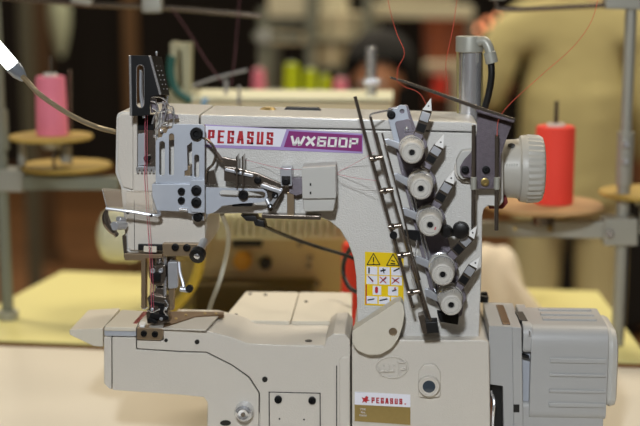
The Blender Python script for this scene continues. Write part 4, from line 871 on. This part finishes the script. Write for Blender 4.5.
sg = hang('display_counter', [(266, -40), (346, -40), (346, 17), (268, 17)], 3.7, 4.1, w1, 'cream white box shaped display unit at the top centre', 'display unit')
P('lower_rail', greendull, sg, [(262, 19), (352, 19), (352, 27), (262, 27)], 3.72, 3.8, .004)
P('lower_shelf', gbeige, sg, [(265, 34), (352, 34), (352, 44), (265, 44)], 3.72, 4.0, .004)
s2 = hang('display_counter', [(372, 4), (474, 6), (474, 19), (372, 18)], 4.0, 4.3, w1, 'long cream shelf slab above the red brown panel', 'display unit')
P('upper_panel', mat('grey_cream_board', '#b8b094', .6), s2, [(385, -60), (455, -60), (455, 3), (385, 3)], 4.05, 4.25, .004)
CBX = thing('wooden_cabinet', (at(442, 100, 4.6).x, 4.6, 0), 'red brown wooden cabinet behind the chrome air cylinder', 'cabinet')
P('cabinet_body', brownp, CBX, [(424, 19), (468, 19), (468, 700), (424, 700)], 4.6, 4.95, .006, zmin=.001)
P('cabinet_door', mat('brown_door_wood', '#8c4620', .5, var=.2, vscale=6), CBX, [(431, 24), (446, 24), (446, 62), (431, 62)], 4.585, 4.6, .003)
P('white_shelf_front', w1, CBX, [(424, 63), (450, 63), (450, 74), (424, 74)], 4.45, 4.6, .004)
P('white_stile', w1, CBX, [(450, 62), (464, 62), (464, 250), (450, 250)], 4.5, 4.6, .004)
zz = at(440, 95, 4.45); P('ledge', brownp, CBX, [(428, 96), (450, 96), (450, 100), (428, 100)], 4.35, 4.6, .003)
s_ = sc(4.45); cone('thread_cone', at(440, 95.6, 4.44), 20 * s_, 6.6 * s_, 6 * s_, conered, 'small red thread cone in front of the red brown cabinet')
DK = thing('dark_backing', (at(590, 200, 4.3).x, 4.3, 0), 'added black plinth behind the legs of the khaki jacketed person', 'backing')  # added block, invented to put a dark gap between the legs
P('backing_body', backing_mat, DK, [(548, 150), (640, 150), (640, 700), (548, 700)], 4.1, 4.5, .006, zmin=.06)
P('backing_base', blackp, DK, [(552, 300), (636, 300), (636, 700), (552, 700)], 4.14, 4.46, .004, zmin=.001) if False else part('backing_base', blackp, DK, lambda bm: box(bm, (at(594, 150, 4.3).x, 4.3, .03), (.34, .34, .06), .002))
# stacked cream boxes
for i, (x0, y0, x1, y1, Y, col, lb) in enumerate(((318, 14, 366, 40, 3.4, '#b8ae90', 'upper cream cardboard box left of the dark haired person'), (312, 41, 352, 66, 3.35, '#94886a', 'lower tan cardboard box left of the dark haired person'))):
    t = thing('cardboard_box', at((x0 + x1) / 2, y1, Y), lb, 'box', 'cardboard boxes behind the neon cones')
    P('box_body', mat('cardboard_%s' % col[1:], col, .8, var=.08, vscale=5), t, [(x0, y0), (x1, y0), (x1, y1), (x0, y1)], Y, Y + .3, .004)
    P('tape_strip', gbeige, t, [((x0 + x1) / 2 - 3, y0 + .5), ((x0 + x1) / 2 + 3, y0 + .5), ((x0 + x1) / 2 + 3, y1 - .5), ((x0 + x1) / 2 - 3, y1 - .5)], Y - .002, Y, 0)
bt = thing('shelf_rack', (at(338, 100, 3.5).x, 3.5, 0), 'dull green shelf rack holding the two cardboard boxes', 'shelf rack')
for x in (311, 367):
    X_ = at(x, 100, 3.4).x
    for y in (3.36, 3.66): part('rack_post', greendull, bt, lambda bm: box(bm, (X_, y, .75), (.03, .03, 1.5), .002))
P('rack_shelf', greendull, bt, [(309, 66.5), (369, 66.5), (369, 69), (309, 69)], 3.33, 3.68, .001)
P('rack_shelf', greendull, bt, [(309, 40.1), (369, 40.1), (369, 41), (309, 41)], 3.33, 3.72, .0005)
# far posts, hanging bag
def post(px0, px1, ytop, Y, m, label):
    x0, x1 = at(px0, 60, Y).x, at(px1, 60, Y).x; t = thing('support_post', ((x0 + x1) / 2, Y, 0), label, 'post')
    part('post_shaft', m, t, lambda bm: box(bm, ((x0 + x1) / 2, Y, 1.4), (x1 - x0, .1, 2.8), .01)); part('post_base', m, t, lambda bm: box(bm, ((x0 + x1) / 2, Y, .02), ((x1 - x0) * 1.5, .16, .04), .006)); return t
post(37, 50, 0, 5.5, mat('brown_post_paint', '#553e26', .6), 'brown upright post left of the hanging pale bag')
post(125, 137, 0, 5.2, mat('tan_post_paint', '#65492a', .6), 'brown upright post above the black take-up cover')
post(22, 32, 0, 4.2, mat('dim_green_post_paint', '#5a5848', .6), 'dull green upright post beside the left thread stand')
hb = at(61, 0, 5.0)
HB = thing('hanging_bag', (hb.x, 5.0, at(61, 55, 5).z), 'pale tapering bag hanging in the dark behind the pink cone', 'bag')
s5_ = sc(5.0)
part('bag_body', mat('pale_green_cloth', '#b4bca0', .8), HB, lambda bm: lathe(bm, at(61, 57, 5.0), (0, 0, 1), [(0, 0), (.004, 3 * s5_), (15 * s5_, 7 * s5_), (30 * s5_, 10 * s5_), (48 * s5_, 11 * s5_), (54 * s5_, 8 * s5_), (56 * s5_, 0)], 24))
part('bag_cord', dimthread, HB, lambda bm: cyl(bm, at(61, 3, 5.0), at(61, 3, 5.0) + Vector((0, 0, 1.6)), .006, 8))
# warm bulbs far back (their soft discs sit left of the khaki jacket)
wb = mat('warm_lamp_glass', '#ffb080', .4, emit='#ffa070', estr=2.6)
for i, (x, y) in enumerate(((478, 29), (487.5, 23), (498, 18.5), (514, 12), (538, 0))):
    c = at(x, y, 7.5); t = thing('pendant_bulb', c, ('lowest warm bulb, touching the air cylinder cap', 'warm bulb second from the air cylinder cap', 'warm bulb third from the air cylinder cap', 'warm bulb fourth from the air cylinder cap', 'warm bulb at the picture top over the khaki shoulder')[i], 'light bulb')
    part('bulb_glass', wb, t, lambda bm: lathe(bm, c, (0, 0, 1), [(-.02, 0), (-.015, .014), (0, .02), (.014, .013), (.024, .007), (.024, 0)], 16))
    part('bulb_cable', blackp, t, lambda bm: cyl(bm, c + Vector((0, 0, .02)), c + Vector((0, 0, 1.8)), .004, 6))

# ================================================================== people
skin = mat('skin', '#b98462', .6); khaki = mat('khaki_cotton', '#cfc48c', .9, bump=.6, bscale=25, var=.08, vscale=5); khaki2 = mat('beige_trouser_cloth', '#d8cc98', .9, bump=.4, bscale=25)
hairm = mat('black_hair', '#060504', .8, bump=.6, bscale=120); darkcloth = mat('dark_cloth', '#121014', .9); shoe = mat('brown_shoe_leather', '#3a2418', .5)
def skinmesh(name, joints, edges, m, parent, root=0, sub=2):
    me = bpy.data.meshes.new(name); me.from_pydata([j[0] for j in joints], edges, []); o = bpy.data.objects.new(name, me); COL.objects.link(o)
    md = o.modifiers.new('s', 'SKIN'); sv = me.skin_vertices[0].data
    for i, j in enumerate(joints):
        r = j[1]; sv[i].radius = (r, r) if not isinstance(r, tuple) else r
        sv[i].use_root = (i == root)
    md.use_smooth_shade = True
    s = o.modifiers.new('ss', 'SUBSURF'); s.levels = s.render_levels = sub
    bpy.context.view_layer.update(); dg = bpy.context.evaluated_depsgraph_get(); nm = bpy.data.meshes.new_from_object(o.evaluated_get(dg))
    bpy.data.objects.remove(o); bpy.data.meshes.remove(me)
    nm.materials.clear(); nm.materials.append(m)
    for p in nm.polygons: p.use_smooth = True
    o = bpy.data.objects.new(name, nm); COL.objects.link(o)
    if parent: adopt(o, parent)
    return o
def hand(J, E, wrist, d, side, palmn, i0):
    """adds palm and five finger chains to joints J (world), d = direction of fingers, side = towards the thumb"""
    d = d.normalized(); side = (side - d * side.dot(d)).normalized(); n = d.cross(side)
    J.append((wrist + d * .045, (.034, .016))); pc = len(J) - 1; E.append((i0, pc))
    for k, (o, L) in enumerate(((.03, .07), (.01, .08), (-.01, .075), (-.03, .058))):
        b = wrist + d * .085 + side * o; J.append((b, .0095)); a = len(J) - 1; E.append((pc, a)); cur = a; p = b; dd = d.copy()
        for s in range(3):
            dd = (dd + n * palmn * .28).normalized(); p = p + dd * L / 3; J.append((p, .0088 - .0008 * s)); E.append((cur, len(J) - 1)); cur = len(J) - 1
    b = wrist + d * .03 + side * .034; J.append((b, .012)); a = len(J) - 1; E.append((pc, a)); p = b + (d + side * .7).normalized() * .035; J.append((p, .0105)); E.append((a, len(J) - 1)); p2 = p + (d + side * .2).normalized() * .028; J.append((p2, .009)); E.append((len(J) - 2, len(J) - 1))
def person(pm, base, ang, hip_h, pose, label, jacket, trousers, hairlen, hairw=.092, name='person'):
    t = thing(name, base, label, 'person'); R = Matrix.Rotation(ang, 3, 'Z')
    def W(x, y, z): return base + R @ Vector((x, y, z))
    J = pose['J']; order = list(J); jj = [(W(*J[k][0]), J[k][1]) for k in order]; ix = {k: i for i, k in enumerate(order)}; E = [(ix[a], ix[b]) for a, b in pose['E']]
    for s in 'lr':
        wr = jj[ix['wrist_' + s]][0]; el = jj[ix['elbow_' + s]][0]; d = wr - el
        hand(jj, E, wr, d, R @ Vector(pose['thumb_' + s]), 1, ix['wrist_' + s])
    skinmesh('body', jj, E, skin, t, ix['pelvis'])
    # face and hair
    hc_ = W(*J['head'][0]); f = R @ Vector(pose.get('look', (0, 1, 0))); f.normalize(); sd = f.cross(Vector((0, 0, 1))); upv = Vector((0, 0, 1))
    part('nose', skin, t, lambda bm: lathe(bm, hc_ + f * .085 - upv * .02, f + upv * -.3, [(0, .014), (.018, .010), (.025, .004), (.026, 0)], 10))
    for s in (-1, 1):
        part('eye', whitecap, t, lambda bm: lathe(bm, hc_ + f * .082 + sd * s * .032 + upv * .005, f, [(0, .009), (.004, .007), (.006, 0)], 12))
        part('iris', inkb, t, lambda bm: lathe(bm, hc_ + f * .0865 + sd * s * .032 + upv * .005, f, [(0, .0045), (.0025, 0)], 10))
        part('ear', skin, t, lambda bm: lathe(bm, hc_ + sd * s * .078 - upv * .01, sd * s, [(-.008, .02), (.006, .026), (.01, .018), (.01, 0)], 14, sx=.6))
    part('mouth', mat('lip_colour', '#8a4a40', .5), t, lambda bm: tube(bm, [hc_ + f * .086 - upv * .058 - sd * .022, hc_ + f * .094 - upv * .06, hc_ + f * .086 - upv * .058 + sd * .022], .005, 6))
    def hair(bm):
        bmesh.ops.create_uvsphere(bm, u_segments=32, v_segments=20, radius=1)
        for v in bm.verts:
            c = v.co.copy(); fr = c.y; lo = c.z < -.05
            q = Vector((c.x * hairw, c.y * .108 - .012, c.z * (.115 if c.z > 0 else hairlen) + .03))
            if fr > -.1 and c.z < .42: q.y = min(q.y, .03 if c.z > .1 else .0) - .02 * (c.z < -.2)
            q += Vector((0, 0, 1)) * .004 * noise.noise(q * 40)
            v.co = hc_ + sd * q.x + f * q.y + upv * q.z
    part('hair', hairm, t, hair)
    # clothes
    for nm, m, (CJ, CE, rt) in (('jacket', jacket, pose['jacket']), ('trousers', trousers, pose['trousers'])):
        order = list(CJ); i2 = {k: i for i, k in enumerate(order)}
        o = skinmesh(nm, [(W(*CJ[k][0]), CJ[k][1]) for k in order], [(i2[a], i2[b]) for a, b in CE], m, t, i2[rt])
        if nm == 'jacket':
            bm = NB(); bm.from_mesh(o.data); bmesh.ops.subdivide_edges(bm, edges=bm.edges[:], cuts=2, use_grid_fill=True, smooth=.6); bm.normal_update()
            for v in bm.verts: v.co += v.normal * (.010 * noise.noise(Vector((v.co.x * 14, v.co.y * 14, v.co.z * 3.2))) + .004 * noise.noise(v.co * 26))
            bm.to_mesh(o.data); bm.free()
            for p in o.data.polygons: p.use_smooth = True
    for s in 'lr':
        an = W(*J['ankle_' + s][0]); toe = W(*J['toe_' + s][0]); d = (toe - an); d.z = 0; d.normalize()
        part('shoe', shoe, t, lambda bm: tube(bm, [Vector((an.x, an.y, .035)) - d * .06, Vector((an.x, an.y, .05)), Vector((an.x, an.y, .045)) + d * .08, Vector((an.x, an.y, .03)) + d * .17], lambda u: .048 - .014 * u, 14, 5, .7))
    return t
# standing man seen from behind: +y of his own frame is where he looks
hipw = .1
std = dict(
 J={'pelvis': ((0, 0, .95), (.15, .10)), 'waist': ((0, 0, 1.08), (.135, .095)), 'chest': ((0, .0, 1.28), (.16, .11)), 'collar': ((0, -.01, 1.40), (.10, .08)), 'neck': ((0, 0, 1.49), .055), 'jaw': ((0, .02, 1.555), .068), 'head': ((0, .02, 1.63), (.08, .095)), 'crown': ((0, .0, 1.69), (.062, .075)),
    'sh_l': ((-.17, 0, 1.38), .06), 'elbow_l': ((-.30, -.02, 1.12), .045), 'wrist_l': ((-.24, .22, 1.12), .028), 'sh_r': ((.17, 0, 1.38), .06), 'elbow_r': ((.235, -.02, 1.10), .045), 'wrist_r': ((.25, .10, .86), .028),
    'hip_l': ((-.09, 0, .88), .09), 'knee_l': ((-.10, .02, .50), .06), 'ankle_l': ((-.10, 0, .10), .042), 'toe_l': ((-.11, .16, .045), .035), 'hip_r': ((.09, 0, .88), .09), 'knee_r': ((.10, .02, .50), .06), 'ankle_r': ((.10, 0, .10), .042), 'toe_r': ((.11, .16, .045), .035)},
 E=[('pelvis', 'waist'), ('waist', 'chest'), ('chest', 'collar'), ('collar', 'neck'), ('neck', 'jaw'), ('jaw', 'head'), ('head', 'crown'), ('collar', 'sh_l'), ('sh_l', 'elbow_l'), ('elbow_l', 'wrist_l'), ('collar', 'sh_r'), ('sh_r', 'elbow_r'), ('elbow_r', 'wrist_r'),
    ('pelvis', 'hip_l'), ('hip_l', 'knee_l'), ('knee_l', 'ankle_l'), ('ankle_l', 'toe_l'), ('pelvis', 'hip_r'), ('hip_r', 'knee_r'), ('knee_r', 'ankle_r'), ('ankle_r', 'toe_r')],
 thumb_l=(.3, 0, 1), thumb_r=(0, 1, .2),
 jacket=({'hem': ((0, 0, .74), (.215, .165)), 'low': ((0, 0, .98), (.19, .145)), 'mid': ((0, 0, 1.15), (.18, .13)), 'chest': ((0, 0, 1.30), (.19, .13)), 'yoke': ((0, -.01, 1.40), (.13, .095)), 'neck': ((0, -.01, 1.46), (.075, .07)), 's1': ((-.19, -.01, 1.365), .085), 'e1': ((-.32, -.03, 1.11), .072), 'w1': ((-.25, .17, 1.115), .055), 's2': ((.19, -.01, 1.365), .085), 'e2': ((.25, -.03, 1.10), .07), 'w2': ((.255, .07, .90), .055)},
   [('hem', 'low'), ('low', 'mid'), ('mid', 'chest'), ('chest', 'yoke'), ('yoke', 'neck'), ('yoke', 's1'), ('s1', 'e1'), ('e1', 'w1'), ('yoke', 's2'), ('s2', 'e2'), ('e2', 'w2')], 'low'),
 trousers=({'p': ((0, 0, .90), (.13, .10)), 'a': ((-.095, 0, .80), .1), 'b': ((-.11, .02, .5), .09), 'c': ((-.11, -.005, .12), .08), 'd': ((.095, 0, .80), .1), 'e': ((.11, .02, .5), .09), 'f': ((.11, -.005, .12), .08)}, [('p', 'a'), ('a', 'b'), ('b', 'c'), ('p', 'd'), ('d', 'e'), ('e', 'f')], 'p'))
YMAN = 3.0
mb = at(572, 150, YMAN); person(None, Vector((mb.x, YMAN, 0)), 0, .9, std, 'person in a khaki jacket standing with back turned behind the red cone', khaki, khaki2, .10)
# seated dark-haired person facing the camera side
seat = dict(
 J={'pelvis': ((0, 0, .52), (.15, .12)), 'waist': ((0, .02, .68), (.13, .1)), 'chest': ((0, .05, .86), (.15, .105)), 'collar': ((0, .06, .98), (.09, .075)), 'neck': ((0, .09, 1.06), .05), 'jaw': ((0, .13, 1.12), .064), 'head': ((0, .13, 1.19), (.078, .092)), 'crown': ((0, .11, 1.25), (.06, .075)),
    'sh_l': ((-.16, .05, .96), .055), 'elbow_l': ((-.22, .12, .72), .042), 'wrist_l': ((-.14, .34, .66), .027), 'sh_r': ((.16, .05, .96), .055), 'elbow_r': ((.22, .12, .72), .042), 'wrist_r': ((.14, .34, .66), .027),
    'hip_l': ((-.1, .04, .52), .09), 'knee_l': ((-.12, .44, .52), .062), 'ankle_l': ((-.12, .42, .10), .042), 'toe_l': ((-.13, .58, .045), .035), 'hip_r': ((.1, .04, .52), .09), 'knee_r': ((.12, .44, .52), .062), 'ankle_r': ((.12, .42, .10), .042), 'toe_r': ((.13, .58, .045), .035)},
 E=std['E'], thumb_l=(.4, 0, 1), thumb_r=(-.4, 0, 1), look=(0, 1, -.35),
 jacket=({'hem': ((0, 0, .5), (.17, .14)), 'mid': ((0, .02, .70), (.155, .125)), 'chest': ((0, .05, .87), (.17, .12)), 'yoke': ((0, .055, .98), (.14, .105)), 'neck': ((0, .08, 1.04), (.07, .066)), 's1': ((-.17, .05, .95), .07), 'e1': ((-.23, .12, .72), .058), 'w1': ((-.165, .28, .67), .042), 's2': ((.17, .05, .95), .07), 'e2': ((.23, .12, .72), .058), 'w2': ((.165, .28, .67), .042)},
   [('hem', 'mid'), ('mid', 'chest'), ('chest', 'yoke'), ('yoke', 'neck'), ('yoke', 's1'), ('s1', 'e1'), ('e1', 'w1'), ('yoke', 's2'), ('s2', 'e2'), ('e2', 'w2')], 'hem'),
 trousers=({'p': ((0, 0, .53), (.17, .13)), 'a': ((-.11, .08, .53), .105), 'b': ((-.125, .44, .53), .08), 'c': ((-.125, .42, .13), .065), 'd': ((.11, .08, .53), .105), 'e': ((.125, .44, .53), .08), 'f': ((.125, .42, .13), .065)}, [('p', 'a'), ('a', 'b'), ('b', 'c'), ('p', 'd'), ('d', 'e'), ('e', 'f')], 'p'))
YW = 3.0; wx = at(388, 80, YW).x
person(None, Vector((wx, YW + .1, 0)), PI - .25, .5, seat, 'dark haired person in dark clothes sitting behind the blurred sewing machine', darkcloth, darkcloth, .19, .125)
st = thing('stool', (wx, YW + .1, 0), 'round stool under the dark haired person', 'stool')
part('seat', darkcloth, st, lambda bm: lathe(bm, (wx, YW + .1, 0), (0, 0, 1), [(.36, 0), (.36, .17), (.38, .18), (.40, .17), (.405, 0)], 28))
for k in range(4):
    a = PI / 4 + k * PI / 2; part('leg', greymetal, st, lambda bm: cyl(bm, (wx + .13 * math.cos(a), YW + .1 + .13 * math.sin(a), .362), (wx + .19 * math.cos(a), YW + .1 + .19 * math.sin(a), 0), .012, 10))

# ================================================================== light
def area(name, loc, target, size, power, col, sy=None):
    l = bpy.data.lights.new(name, 'AREA'); l.energy = power; l.color = col; l.size = size
    if sy: l.shape = 'RECTANGLE'; l.size_y = sy
    o = bpy.data.objects.new(name, l); COL.objects.link(o); o.location = loc; o.rotation_euler = (Vector(target) - Vector(loc)).to_track_quat('-Z', 'Y').to_euler(); return o
area('camera_flash', (-.10, -1.38, 1.98), (0, 0, 1.2), .09, 17.5, (.90, .95, 1.0))
for x, y in ((-2.0, 1.2), (1.2, 1.6), (-.4, 4.2), (2.6, 4.6), (-3, 6)):
    area('hall_lamp', (x, y, 3.6), (x, y, 0), 1.2, 50, (1, .87, .67), .5)
area('hall_lamp', (.3, -.2, 3.4), (0, .1, 0), 1.4, 5, (1, .86, .66), .6)
w = bpy.data.worlds.new('world'); SC.world = w; w.use_nodes = True
w.node_tree.nodes['Background'].inputs[0].default_value = (1, .84, .66, 1); w.node_tree.nodes['Background'].inputs[1].default_value = .07
SC.view_settings.view_transform = 'Standard'; SC.view_settings.look = 'None'; SC.view_settings.gamma = 1; SC.view_settings.exposure = 0
SC.view_settings.use_curve_mapping = False
SC.cycles.use_denoising = True
